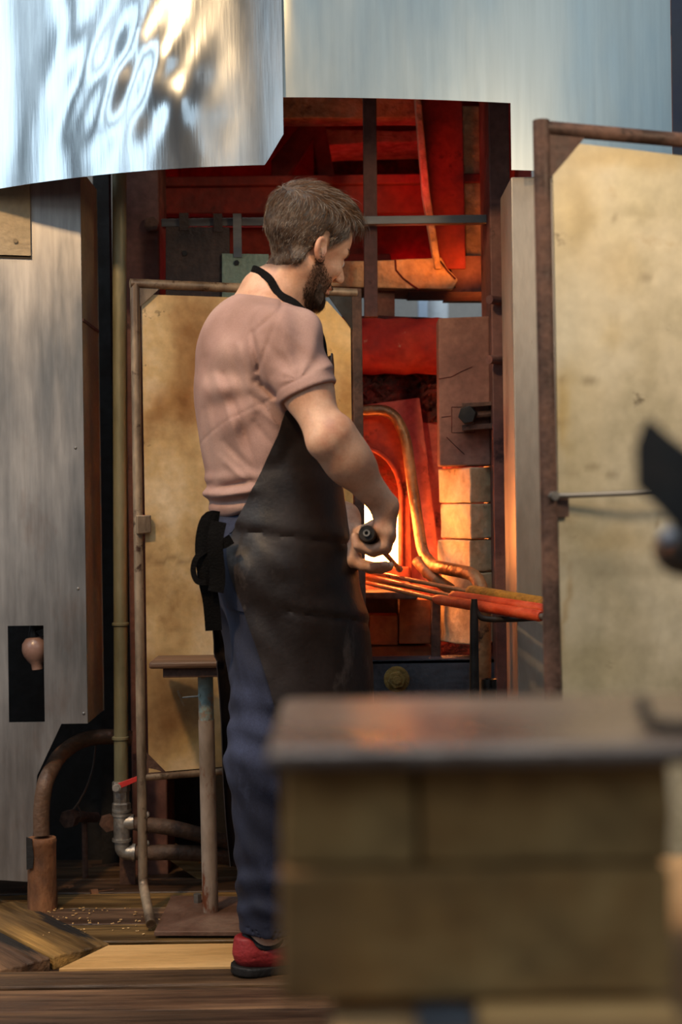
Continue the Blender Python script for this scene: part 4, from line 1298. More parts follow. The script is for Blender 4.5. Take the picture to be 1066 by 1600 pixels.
def smin(a, b, k):
    h = np.maximum(k - np.abs(a - b), 0) / k
    return np.minimum(a, b) - h * h * k * .25


def smax(a, b, k):
    return -smin(-a, -b, k)


def su(k, *ds):
    r = ds[0]
    for d in ds[1:]:
        r = smin(r, d, k)
    return r


def sst(x, a, b):
    t = np.clip((x - a) / (b - a), 0, 1)
    return t * t * (3 - 2 * t)


def surface_nets(fn, lo, hi, h, BS=10):
    lo = np.asarray(lo, float); hi = np.asarray(hi, float)
    n = np.ceil((hi - lo) / h / BS).astype(int)
    dim = n * BS + 1
    F = np.full(dim, 9.0, F32)
    bi = np.stack(np.meshgrid(*[np.arange(k) for k in n], indexing='ij'), -1).reshape(-1, 3)
    cen = (lo + (bi * BS + BS / 2) * h).astype(F32)
    dc = fn(cen)
    lim = h * BS * .9 + .012
    for b, d in zip(bi[dc < -lim], dc[dc < -lim]):
        F[b[0] * BS:(b[0] + 1) * BS + 1, b[1] * BS:(b[1] + 1) * BS + 1, b[2] * BS:(b[2] + 1) * BS + 1] = -9
    act = bi[np.abs(dc) <= lim]
    off = np.stack(np.meshgrid(*[np.arange(BS + 1)] * 3, indexing='ij'), -1).reshape(-1, 3)
    CH = 220
    for s in range(0, len(act), CH):
        a = act[s:s + CH]
        idx = (a[:, None, :] * BS + off[None]).reshape(-1, 3)
        v = fn((lo + idx * h).astype(F32))
        F[idx[:, 0], idx[:, 1], idx[:, 2]] = v
    S = F < 0
    c = [S[i:dim[0] - 1 + i, j:dim[1] - 1 + j, k:dim[2] - 1 + k] for i in (0, 1) for j in (0, 1) for k in (0, 1)]
    cnt = sum(x.astype(np.int8) for x in c)
    cell = (cnt > 0) & (cnt < 8)
    ids = np.full(cell.shape, -1, np.int64)
    ci = np.argwhere(cell)
    ids[cell] = np.arange(len(ci))
    acc = np.zeros((len(ci), 3)); num = np.zeros(len(ci))
    corners = [(i, j, k) for i in (0, 1) for j in (0, 1) for k in (0, 1)]
    val = {q: F[ci[:, 0] + q[0], ci[:, 1] + q[1], ci[:, 2] + q[2]] for q in corners}
    for q in corners:
        for ax in range(3):
            if q[ax] == 0:
                r = list(q); r[ax] = 1; r = tuple(r)
                a, b = val[q], val[r]
                m = (a < 0) != (b < 0)
                t = np.where(m, a / np.where(m, a - b, 1), 0)
                p = np.tile(np.array(q, float), (len(ci), 1)); p[:, ax] += t
                acc[m] += p[m]; num[m] += 1
    verts = lo + (ci + acc / num[:, None]) * h
    faces = []
    for ax in range(3):
        u, w = (ax + 1) % 3, (ax + 2) % 3
        sl0 = [slice(None)] * 3; sl1 = [slice(None)] * 3
        sl0[ax] = slice(0, -1); sl1[ax] = slice(1, None)
        A, Bq = S[tuple(sl0)], S[tuple(sl1)]
        e_ = np.argwhere(A != Bq)
        ok = (e_[:, u] > 0) & (e_[:, w] > 0) & (e_[:, u] < dim[u] - 1) & (e_[:, w] < dim[w] - 1)
        e_ = e_[ok]
        fl = A[e_[:, 0], e_[:, 1], e_[:, 2]]
        def cid(du, dw):
            q = e_.copy(); q[:, u] -= du; q[:, w] -= dw
            return ids[q[:, 0], q[:, 1], q[:, 2]]
        f = np.stack([cid(1, 1), cid(0, 1), cid(0, 0), cid(1, 0)], 1)
        f[~fl] = f[~fl][:, ::-1]
        faces.append(f)
    return verts, np.concatenate(faces)


def mesh_np(name, verts, faces, mat, parent, smooth=True, label=None, relax=1):
    verts = np.asarray(verts, float)
    faces = np.asarray(faces)
    for _ in range(relax):
        acc = np.zeros_like(verts); cnt = np.zeros(len(verts))
        for i in range(4):
            a, b_ = faces[:, i], faces[:, (i + 1) % 4]
            np.add.at(acc, a, verts[b_]); np.add.at(cnt, a, 1)
            np.add.at(acc, b_, verts[a]); np.add.at(cnt, b_, 1)
        verts = verts * .5 + .5 * acc / np.maximum(cnt, 1)[:, None]
    off = origin_of(parent)
    me = bpy.data.meshes.new(name)
    me.from_pydata((verts - np.array(off)).tolist(), [], faces.tolist())
    me.materials.append(mat)
    if smooth:
        me.polygons.foreach_set('use_smooth', [True] * len(me.polygons))
    o = bpy.data.objects.new(name, me)
    link(o, parent)
    if label:
        o['label'] = label
    return o, verts


def wob(P, f, ph=(0, 0, 0)):
    return (np.sin(P[:, 0] * f + ph[0] + 1.7 * np.sin(P[:, 2] * f * .7)) + np.sin(P[:, 1] * f * 1.1 + ph[1] + 1.3 * np.sin(P[:, 0] * f * .8)) + np.sin(P[:, 2] * f * .9 + ph[2] + 1.1 * np.sin(P[:, 1] * f))) / 3


# body frame
TH = math.radians(25)
fw = V3(math.cos(TH), math.sin(TH), 0)
rt = V3(math.sin(TH), -math.cos(TH), 0)       # towards the camera: his right side
T0 = V3(-.165, 3.25, 0)
A_t = np.stack([fw, rt, V3(0, 0, 1)], 1)


def L(f, r, z):
    return T0 + fw * f + rt * r + V3(0, 0, z)


man = thing('person', 'man in dusty pink t-shirt, dark leather apron and jeans, gripping an iron at the furnace', 'person', (float(T0[0]), float(T0[1]), 0))


def w(px, py, d):
    return np.array(at(px, py, d), F32)


# joints
HIPR, HIPL = L(-.02, .085, .90), L(-.01, -.085, .90)
KNR, KNL = w(414, 1185, 3.15), L(.05, -.095, .48)
ANR = w(416, 1466, 3.2)
ANL = V3(-.06, 3.42, .09)
SHR, SHL = w(448, 535, 3.08), L(.0, -.185, 1.40)
ELR = w(513, 686, 2.985)
WRR = w(601, 790, 3.07)
ELL_ = L(.03, -.235, 1.13)
WRL = w(538, 806, 3.27)
NB, NT = w(432, 466, 3.25), w(468, 405, 3.232)

# head frame (x forward, y left, z up)
psi, pit, rol = math.radians(35), math.radians(18), math.radians(13)
Hf = Vector((math.cos(psi) * math.cos(pit), math.sin(psi) * math.cos(pit), -math.sin(pit)))
Hl0 = Vector((-math.sin(psi), math.cos(psi), 0))
Rr = Matrix.Rotation(-rol, 3, Hf)            # far ear lifts
Hl = Rr @ Hl0
if Hl.z < 0:
    Rr = Matrix.Rotation(rol, 3, Hf); Hl = Rr @ Hl0
Hu = Hf.cross(Hl)
HA = np.array([[Hf[i], Hl[i], Hu[i]] for i in range(3)], F32)
ear = np.array(at(500, 390, 3.17), F32)
HC = ear - HA @ V3(-.006, -.079, .0)


def to_head(P):
    return (P - HC) @ HA


def from_head(q):
    return HC + HA @ np.asarray(q, F32)


def sd_skull(q):
    d = ell(q, (-.012, 0, .047), (.100, .077, .084))
    d = su(.03, d, ell(q, (.038, 0, .042), (.056, .062, .058)))
    d = su(.03, d, ell(q, (.040, 0, -.030), (.050, .056, .068)))
    return d


def sd_head(q):
    d = sd_skull(q)
    ay = np.abs(q[:, 1])
    qs = np.stack([q[:, 0], ay, q[:, 2]], 1)
    d = su(.025, d, rc(qs, (-.002, .052, -.040), (.060, .024, -.098), .020, .017))
    d = su(.02, d, ell(q, (.074, 0, -.100), (.020, .024, .019)))
    d = su(.012, d, rc(qs, (.086, .012, .024), (.070, .050, .022), .0095, .010))
    d = su(.02, d, ell(qs, (.062, .045, -.020), (.020, .018, .016)))
    # eye sockets, lids
    d = smax(d, -ell(qs, (.096, .031, .002), (.017, .017, .012)), .012)
    d = su(.004, d, ell(qs, (.077, .031, .001), (.0135, .0145, .0125)))
    # nose
    d = su(.010, d, rc(q, (.090, 0, .012), (.114, 0, -.026), .0075, .0110))
    d = su(.007, d, ell(qs, (.106, .012, -.031), (.011, .0075, .0085)))
    d = smax(d, -ell(qs, (.110, .0065, -.041), (.005, .0035, .006)), .003)
    # lips
    d = su(.006, d, ell(q, (.090, 0, -.058), (.010, .023, .0065)))
    d = su(.006, d, ell(q, (.088, 0, -.071), (.010, .020, .007)))
    d = smax(d, -ell(q, (.101, 0, -.0645), (.010, .022, .0016)), .003)
    # ears
    c, s = math.cos(.28), math.sin(.28)
    qe = qs - V3(-.006, .077, .002)
    qe = np.stack([qe[:, 0] * c + qe[:, 2] * s, qe[:, 1], -qe[:, 0] * s + qe[:, 2] * c], 1)
    # flare away from the skull towards the rear
    qe[:, 1] = qe[:, 1] + qe[:, 0] * .22
    e1 = ell(qe, (0, .004, .001), (.0185, .0080, .0275))
    e1 = smax(e1, -ell(qe, (.003, .0115, .003), (.0130, .0105, .0195)), .0025)
    e1 = su(.004, e1, ell(qe, (-.006, .0035, .004), (.005, .006, .016)))
    e1 = su(.004, e1, ell(qe, (.0135, .004, -.006), (.004, .005, .0065)))
    e1 = su(.006, e1, ell(qe, (.005, .003, -.023), (.008, .006, .008)))
    d = su(.005, d, e1)
    return d


def sd_neck(P):
    q = rc(P, NB, NT, .057, .052)
    q = su(.03, q, rc(P, L(-.02, 0, 1.43), NB, .085, .056))
    # muscle from behind the ear to the breastbone, trapezius
    q = su(.02, q, rc(P, from_head((-.03, -.052, -.035)), NB + fw * .055 + rt * .018 - V3(0, 0, .015), .018, .017))
    q = su(.05, q, rc(P, NB - fw * .035 + V3(0, 0, .01), SHR - V3(0, 0, .01) - fw * .02, .034, .036))
    q = su(.05, q, rc(P, NB - fw * .035 + V3(0, 0, .01), SHL - fw * .02 - V3(0, 0, .01), .034, .036))
    return q


def sd_torso(P):
    d = ell(P, L(.0, 0, .94), (.118, .165, .13), A_t)
    d = su(.08, d, ell(P, L(.008, 0, 1.09), (.108, .146, .15), A_t))
    d = su(.08, d, ell(P, L(-.002, 0, 1.28), (.122, .165, .19), A_t))
    d = su(.06, d, ell(P, L(-.045, 0, 1.375), (.098, .165, .13), A_t))
    d = su(.06, d, rc(P, L(-.02, .03, 1.42), SHR, .085, .062))
    d = su(.06, d, rc(P, L(-.02, -.03, 1.42), SHL, .085, .062))
    return d


def sd_arm_r(P):
    ax = ELR - SHR
    d = rc(P, SHR, SHR + ax * .5, .057, .051)
    d = su(.03, d, rc(P, SHR + ax * .45, ELR, .051, .040))
    fa = WRR - ELR
    d = su(.025, d, rc(P, ELR, ELR + fa * .35, .042, .043))
    d = su(.03, d, rc(P, ELR + fa * .3, WRR, .043, .029))
    d = su(.02, d, ell(P, ELR - V3(.012, .012, .008), (.026, .024, .024)))       # point of the elbow
    d = su(.03, d, rc(P, ELR + fa * .06 + V3(.02, 0, .026), ELR + fa * .5 + V3(.012, 0, .012), .028, .024))   # brachioradialis
    return d


def sd_arm_l(P):
    d = rc(P, SHL, ELL_, .056, .043)
    d = su(.03, d, rc(P, ELL_, WRL, .044, .029))
    return d


# right hand closed round the handle
HA0, HA1 = w(573, 833, 3.03), w(624, 889, 3.93)      # butt end and far end of the iron
hd = (HA1 - HA0) / np.linalg.norm(HA1 - HA0)
GR = .0185                                             # handle radius


def hp(t, dx, dz):
    """point beside the handle: t metres along it, dx right, dz up"""
    return HA0 + hd * t + V3(dx, 0, dz)


def finger(P, pts, rs, k=.004):
    d = None
    for i in range(len(pts) - 1):
        q = rc(P, pts[i], pts[i + 1], rs[i], rs[i + 1])
        d = q if d is None else smin(d, q, k)
    return d


RF = []      # right fingers, little finger nearest the camera
for i, t in enumerate((.030, .049, .069, .089)):
    s = (.86, .97, 1.0, .95)[i]
    RF.append(([hp(t, .041, .004), hp(t - .002, .034, -.025), hp(t - .002, .006, -.0325), hp(t - .001, -.0225, -.0225), hp(t, -.0285, -.002)],
               [.0145, .0132 * s, .0122 * s, .0112 * s, .0098 * s]))
RK = [f[0][0] for f in RF]
RTH = [WRR + V3(.004, .03, -.012), hp(.105, .028, .034), hp(.108, .004, .030), hp(.104, -.016, .022)]


def sd_hand_r(P):
    d = None
    for i in range(4):
        q = rc(P, WRR + V3(.004, .008 + .006 * i, -.004), RK[i], .020, .0145)
        d = q if d is None else smin(d, q, .016)
    d = su(.015, d, rc(P, WRR + V3(-.004, -.004, -.006), hp(.03, .026, .012), .019, .016))     # heel of the hand
    fs = None
    for pts, rs in RF:
        q = finger(P, pts, rs)
        fs = q if fs is None else smin(fs, q, .002)
    d = su(.007, d, fs)
    d = su(.006, d, finger(P, RTH, [.017, .0125, .0112, .009]))
    # knuckles
    for i in range(4):
        d = su(.006, d, ell(P, RK[i] + V3(.004, 0, -.006), (.0095, .0085, .0095)))
    return d


# left hand, palm up under the iron, farther from the camera
LK = [hp(.150 + .021 * i, -.055 + .003 * i, -.042 - .002 * abs(i - 1.5)) for i in range(4)]
LF = []
for i in range(4):
    k = LK[i]
    s = (.80, .95, 1.0, .93)[i]
    LF.append(([k, k + V3(.036 * s, -.004, -.012), k + V3(.062 * s, -.006, -.014), k + V3(.082 * s, -.006, -.010)],
               [.0135 * s, .0122 * s, .0112 * s, .0095 * s]))
LTH = [WRL + V3(.018, .006, -.008), hp(.168, -.036, .008), hp(.172, -.027, .026), hp(.178, -.008, .030)]


def sd_hand_l(P):
    d = None
    for i in range(4):
        q = rc(P, WRL + V3(.004, -.012 + .008 * i, -.004), LK[i], .025, .0150)
        d = q if d is None else smin(d, q, .016)
    fs = None
    for pts, rs in LF:
        q = finger(P, pts, rs)
        fs = q if fs is None else smin(fs, q, .002)
    d = su(.007, d, fs)
    d = su(.008, d, finger(P, LTH, [.018, .0135, .0115, .0092]))
    return d


FOOTD = V3(math.cos(math.radians(22)), math.sin(math.radians(22)), 0)
FOOTS = V3(FOOTD[1], -FOOTD[0], 0)


def sd_legs(P):
    d = rc(P, HIPR, KNR, .082, .056)
    d = su(.03, d, rc(P, KNR, ANR, .056, .036))
    d2 = su(.03, rc(P, HIPL, KNL, .082, .056), rc(P, KNL, ANL, .056, .036))
    d = np.minimum(d, d2)
    for A in (ANR, ANL):
        d = su(.02, d, rc(P, A + V3(0, 0, -.02) - FOOTD * .02, V3(A[0], A[1], .045) + FOOTD * .12, .036, .026))
    return d


def boxed(P, pts, pad, fn, out):
    pts = np.array(pts)
    lo, hi = pts.min(0) - pad, pts.max(0) + pad
    m = ((P > lo) & (P < hi)).all(1)
    if m.any():
        out[m] = fn(P[m])
    return out


def sd_body(P):
    big = np.full(len(P), .2, F32)
    d = big.copy()
    boxed(P, [L(0, 0, .8), L(0, 0, 1.55), SHR, SHL], .24, sd_torso, d)
    h = boxed(P, [HC], .22, lambda q: sd_head(to_head(q)), big.copy())
    nk = boxed(P, [NB, NT, SHR, SHL], .17, sd_neck, big.copy())
    d = smin(d, nk, .03)
    d = smin(d, h, .022)
    ar = boxed(P, [SHR, ELR, WRR], .14, sd_arm_r, big.copy())
    al = boxed(P, [SHL, ELL_, WRL], .14, sd_arm_l, big.copy())
    hr = boxed(P, [WRR] + RK + [p for f in RF for p in f[0]] + RTH, .06, sd_hand_r, big.copy())
    hl = boxed(P, [WRL] + LK + [p for f in LF for p in f[0]] + LTH, .06, sd_hand_l, big.copy())
    ar = smin(ar, hr, .018)
    al = smin(al, hl, .018)
    d = smin(d, smin(ar, al, .001), .03)
    lg = boxed(P, [HIPR, HIPL, KNR, KNL, ANR, ANL, V3(.1, 3.4, 0)], .16, sd_legs, big.copy())
    return smin(d, lg, .04)


MAT['skin'] = M('skin', ['#c08e72', '#cfa083', '#d9ae92'], scale=14, rough=0.48, rvar=0.08, bump=0.12, bscale=220, fine=0.06, sub=0.12, spots=('#b8745c', 0.62, 9, (1, 1, 1), .25), dist=0.002)
MAT['shirt'] = M('washed_pink_cotton', ['#967468', '#a58278', '#b08f84'], scale=5, rough=0.9, bump=0.25, bscale=420, fine=0.10, dist=0.002, spots=('#7a5f58', 0.64, 7, (1, 1, .4), .25))
MAT['jeans'] = M('worn_denim', ['#191d30', '#23283d', '#363c54'], scale=7, stretch=(1, 1, .5), rough=0.88, bump=0.3, bscale=420, fine=0.20, dist=0.002, spots=('#4c5470', 0.62, 9, (1, 1, .4), .2))
MAT['apron'] = M('dark_leather', ['#171110', '#211917', '#2b2220'], scale=5, rough=0.47, rvar=0.12, bump=0.2, bscale=110, fine=0.12, dist=0.003, spots=('#7a6e68', 0.60, 6, (1, 1, .5), .22), spots2=('#3c302c', .6, 3, (1, 1, 1), .2))
MAT['strap'] = M('black_webbing', ['#070606', '#0d0b0b'], scale=20, rough=0.8, bump=0.2, bscale=200, fine=0.15, spec=0.1)
MAT['shoe'] = M('red_shoe_fabric', ['#7a1a1e', '#a02a2c'], scale=14, rough=0.6, bump=0.15, bscale=150, fine=0.12)
MAT['sole'] = M('black_rubber', ['#0e0c0c', '#1a1616'], scale=14, rough=0.7, bump=0.15, bscale=80, fine=0.15)

def hair_mask(q):
    """>0 inside the hairline"""
    x, y, z = q[:, 0], np.abs(q[:, 1]), q[:, 2]
    front = (.073 + .010 * np.cos(y * 40)) - x + .0 * z + np.maximum(0, z - .085) * 2.0
    low = z - np.interp(x, [-.12, -.10, -.06, -.035, -.020, -.008, .004, .018, .030, .045, .060, .09], [-.078, -.078, -.074, -.058, -.016, .036, .036, .006, .016, .034, .052, .066])
    return np.minimum(front, low)


bv, bf = surface_nets(sd_body, (-.48, 2.86, -.01), (.22, 3.62, 1.84), .0034)
body, bv = mesh_np('body', bv, bf, MAT['skin'], man, relax=1)

# skin tone of stubble, lips and ears, kept on the skin as vertex colour
_q = to_head(bv.astype(F32))
_x, _y, _z = _q[:, 0], np.abs(_q[:, 1]), _q[:, 2]
_near = (np.abs(_x) < .14) & (_y < .10) & (_z > -.15) & (_z < .09)
_line = np.interp(_x, [-.01, .02, .05, .08, .10], [.012, -.010, -.030, -.046, -.046])
_m = np.minimum(_line - _z, _x - np.interp(_z, [-.16, -.12, -.09, -.04, .0], [.055, .028, .0, -.012, -.006]))
_mou = (np.abs(_z + .0645) < .011) & (_y < .022) & (_x > .078)
_b = np.where(_near & ~_mou & (_y < .078), sst(_m, -.004, .028), 0)
_hm = hair_mask(_q)
_b = np.maximum(_b, np.where(_near & (_y < .080), sst(_hm, -.010, .006), 0) * .9)
_r = np.where(_near & _mou, .8, 0)
_r = np.maximum(_r, np.where(_near & (_y > .080) & (_x < .03) & (_x > -.05), .45, 0))
_ca = body.data.color_attributes.new('Tone', 'FLOAT_COLOR', 'POINT')
_cc = np.zeros((len(bv), 4), F32)
_cc[:, 0], _cc[:, 1], _cc[:, 3] = _b, _r, 1
_ca.data.foreach_set('color', _cc.ravel())
_nt = MAT['skin'].node_tree
_bs = _nt.nodes['Principled BSDF']
_src = _bs.inputs['Base Color'].links[0].from_socket
_at = _nt.nodes.new('ShaderNodeVertexColor'); _at.layer_name = 'Tone'
_sep = _nt.nodes.new('ShaderNodeSeparateColor'); _nt.links.new(_at.outputs['Color'], _sep.inputs[0])
for _ch, _col, _amt in ((1, '#a5523f', .6), (0, '#3f2a1e', .78)):
    _mul = _nt.nodes.new('ShaderNodeMath'); _mul.operation = 'MULTIPLY'; _mul.inputs[1].default_value = _amt
    _nt.links.new(_sep.outputs[_ch], _mul.inputs[0])
    _mx = _nt.nodes.new('ShaderNodeMix'); _mx.data_type = 'RGBA'
    _nt.links.new(_mul.outputs[0], _mx.inputs['Factor'])
    _nt.links.new(_src, _mx.inputs['A']); _mx.inputs['B'].default_value = lin(_col)
    _src = _mx.outputs['Result']
_nt.links.new(_src, _bs.inputs['Base Color'])

# ---- t-shirt
SLV = SHR + (ELR - SHR) * .56
sdir = (ELR - SHR) / np.linalg.norm(ELR - SHR)


def pxy(P):
    u, v = P[:, 0] / P[:, 1], (P[:, 2] - CAM_H) / P[:, 1]
    c, s = math.cos(ROLL), math.sin(ROLL)
    return 533 + FPX * (u * c - v * s), 800 - FPX * (u * s + v * c)


# creases of the shirt: start, end, width (pixels of the survey photo) and depth (m, + is a valley)
CREASES = [(402, 596, 445, 632, 6, .012), (392, 618, 442, 652, 6, .007), (408, 640, 440, 668, 7, -.006), (398, 660, 428, 700, 5, .005),
           (338, 590, 392, 752, 6, -.005), (350, 585, 402, 735, 5, .005), (322, 560, 345, 715, 7, .004), (362, 545, 385, 650, 7, .004), (372, 540, 398, 640, 5, -.004),
           (350, 690, 402, 742, 6, .005), (345, 715, 392, 760, 5, -.005), (394, 520, 410, 602, 3.5, .006), (398, 518, 436, 484, 3.5, .004), (404, 530, 418, 600, 4, -.002), (388, 530, 392, 590, 4, -.003),
           (425, 585, 480, 562, 6, .0018), (436, 505, 500, 565, 8, -.003), (420, 540, 470, 590, 7, .003),
           (380, 462, 440, 480, 5, .003), (330, 765, 392, 752, 4, .008), (332, 778, 388, 770, 4, -.006), (336, 788, 384, 783, 3, .006), (318, 640, 334, 750, 5, .004)]


def sd_shirt(P):
    d = sd_torso(P) - .009
    # cloth hangs straight from the shoulder blades to the waist
    d = su(.08, d, ell(P, L(-.040, .0, 1.24), (.086, .148, .19), A_t))
    d = smax(d, 1.035 - P[:, 2] + .012 * np.sin(P[:, 0] * 30), .012)
    q = su(.04, rc(P, SHR - V3(0, 0, .004), SHR + (ELR - SHR) * .75, .068, .065), rc(P, L(-.03, .10, 1.40), SHR, .067, .068))
    ql = rc(P, SHL, SHL + (ELL_ - SHL) * .6, .072, .066)
    # sleeve end, cut across the arm
    tt = (P - w(470, 616, 3.0)) @ V3(.36, -.10, -.927)
    q = smax(q, tt, .006)
    arm_in = rc(P, SHR, ELR, .0575, .052)
    ql = smax(ql, (P - (SHL + (ELL_ - SHL) * .5)) @ ((ELL_ - SHL) / np.linalg.norm(ELL_ - SHL)), .006)
    d = su(.035, d, q)
    d = su(.035, d, ql)
    f = (P - T0) @ fw
    r = (P - T0) @ rt
    z = P[:, 2]
    # folds: fan from the armpit, long diagonal back folds, bunched hem
    ap = w(440, 600, 3.06)
    v = P - ap
    ang = np.arctan2(v[:, 2], v @ fw + 1e-6)
    dist_ = np.sqrt((v * v).sum(1))
    fan = np.sin(ang * 9 + 1.2) * np.exp(-((dist_ - .15) / .055) ** 2) * .0055
    diag = np.sin(f * 62 + z * 17 + 1.5 * np.sin(z * 9)) * .0028 * sst(z, 1.02, 1.2) * (1 - sst(z, 1.36, 1.46))
    hemw = np.exp(-((z - 1.075) / .035) ** 2)
    hem = np.sin(z * 165 + f * 20 + 2 * np.sin(f * 22)) * .0058 * hemw - .010 * hemw
    slv = np.sin(((P - SHR) @ V3(.4, 0, .9)) * 120 + 2.2 * np.sin(P[:, 0] * 30)) * .0016 * np.exp(-((P - SHR - (ELR - SHR) * .35) ** 2).sum(1) / .006)
    X_, Y_ = pxy(P)
    cr = 0
    for (ax_, ay_, bx_, by_, wd_, am_) in CREASES:
        ux, uy = bx_ - ax_, by_ - ay_
        t_ = np.clip(((X_ - ax_) * ux + (Y_ - ay_) * uy) / (ux * ux + uy * uy), 0, 1)
        dd = np.sqrt((X_ - ax_ - t_ * ux) ** 2 + (Y_ - ay_ - t_ * uy) ** 2)
        cr = cr + am_ * np.exp(-(dd / wd_) ** 2) * (.35 + .65 * np.sin(np.pi * np.clip(t_, .05, .95)))
    da_ = rc(P, SHR, ELR, .05, .05)
    calm = 1 - sst(tt, -.035, -.012) * (da_ < .05)
    d = d + calm * cr * sst(r, -.06, .02)
    d = d + calm * (fan + diag + hem + slv + wob(P, 26) * .0018)
    # seam where the sleeve joins, hem ridge
    sm = np.abs((P - (SHR - fw * .012 + V3(-.03, 0, 0))) @ V3(.93, .1, -.36))
    d = d + np.where(r > .06, .0030 * np.exp(-(sm / .005) ** 2) * (z > 1.33), 0)
    d = d - .0022 * np.exp(-((tt + .028) / .003) ** 2) * 0 + .0016 * np.exp(-((tt + .026) / .003) ** 2) * (dist_ < .3)
    d = np.where((tt > -.016) & (da_ < .04), smax(d, -arm_in, .003), d)
    # neck opening
    nk = rc(P, NB - V3(.012, 0, .03), NT + V3(.02, 0, .05), 0.0625, .070)
    cut = (P - w(430, 468, 3.25)) @ V3(-.30, 0, .95)
    d = smax(d, -nk, .008)
    d = smax(d, cut - .045, .01)
    return d


sv, sf = surface_nets(sd_shirt, (-.50, 2.90, .98), (.14, 3.60, 1.60), .0036)
shirt, sv = mesh_np('t_shirt', sv, sf, MAT['shirt'], man, relax=1)


# ---- jeans
def sd_jeans(P):
    hip = ell(P, L(-.012, 0, .94), (.128, .170, .15), A_t)
    hip = su(.05, hip, ell(P, L(-.065, .06, .90), (.075, .085, .09), A_t), ell(P, L(-.065, -.06, .90), (.075, .085, .09), A_t))
    z = P[:, 2]
    a = su(.05, rc(P, HIPR, KNR, .100, .077), rc(P, KNR, V3(ANR[0] + .004, ANR[1], .075), .077, .063))
    b_ = su(.05, rc(P, HIPL, KNL, .100, .077), rc(P, KNL, V3(ANL[0], ANL[1], .085), .077, .062))
    d = su(.05, hip, smin(a, b_, .012))
    d = smax(d, z - 1.05, .006)
    hz = .090 + .004 * np.sin(P[:, 0] * 50)
    d = smax(d, hz - z, .004)
    low = np.exp(-((z - .19) / .08) ** 2)
    knee = np.exp(-((z - .56) / .10) ** 2)
    hemk = sst(z, .105, .155)
    d = d + hemk * (np.sin(z * 95 + 14 * P[:, 0] + 2 * np.sin(P[:, 1] * 28)) * (.0046 * low + .0034 * knee) + np.sin((z + P[:, 0] * 1.1) * 60 + 2 * np.sin(P[:, 1] * 21)) * .0022 + wob(P, 30) * .0022)
    d = d - .0016 * np.exp(-((z - 1.012) / .004) ** 2) + .0012 * np.exp(-((z - .985) / .003) ** 2)
    # trouser mouths are hollow
    ina = rc(P, KNR, V3(ANR[0] + .004, ANR[1], .05), .070, .055)
    inb = rc(P, KNL, V3(ANL[0], ANL[1], .05), .070, .056)
    d = np.where(z < .115, np.maximum(d, -np.minimum(ina, inb)), d)
    return d


jv, jf = surface_nets(sd_jeans, (-.46, 2.95, .06), (.16, 3.62, 1.08), .0044)
jeans, jv = mesh_np('jeans', jv, jf, MAT['jeans'], man, relax=1)


def project(p, fn, step=14, out=.0):
    p = np.asarray(p, F32).copy()
    for _ in range(step):
        d = fn(p[None])[0] - out
        g = np.array([fn((p + dv)[None])[0] - fn((p - dv)[None])[0] for dv in (V3(.002, 0, 0), V3(0, .002, 0), V3(0, 0, .002))])
        g /= (np.linalg.norm(g) + 1e-9)
        p = p - g * d
    return p


# back pocket and belt loops lie on the jeans
def patch_on(fn, corners, nu, nv, out, name, mat, parent, th=.003):
    bm = bmesh.new(); rows_ = []
    c = [np.asarray(x, F32) for x in corners]
    for j in range(nv + 1):
        r_ = []
        for i in range(nu + 1):
            a = i / nu; b_ = j / nv
            p = (c[0] * (1 - a) + c[1] * a) * (1 - b_) + (c[3] * (1 - a) + c[2] * a) * b_
            r_.append(bm.verts.new(project(p, fn, 8, out).tolist()))
        rows_.append(r_)
    for j in range(nv):
        for i in range(nu):
            bm.faces.new([rows_[j][i], rows_[j][i + 1], rows_[j + 1][i + 1], rows_[j + 1][i]])
    return obj(name, bm, mat, parent, smooth=True, solid=th)


patch_on(sd_jeans, [w(338, 872, 3.13), w(366, 878, 3.06), w(372, 960, 3.06), w(344, 950, 3.13)], 6, 8, .002, 'back_pocket', MAT['jeans'], jeans)
for px_ in (347, 372):
    patch_on(sd_jeans, [w(px_, 789, 3.1), w(px_ + 6, 789, 3.1), w(px_ + 6, 822, 3.1), w(px_, 822, 3.1)], 2, 5, .003, 'belt_loop', MAT['jeans'], jeans)


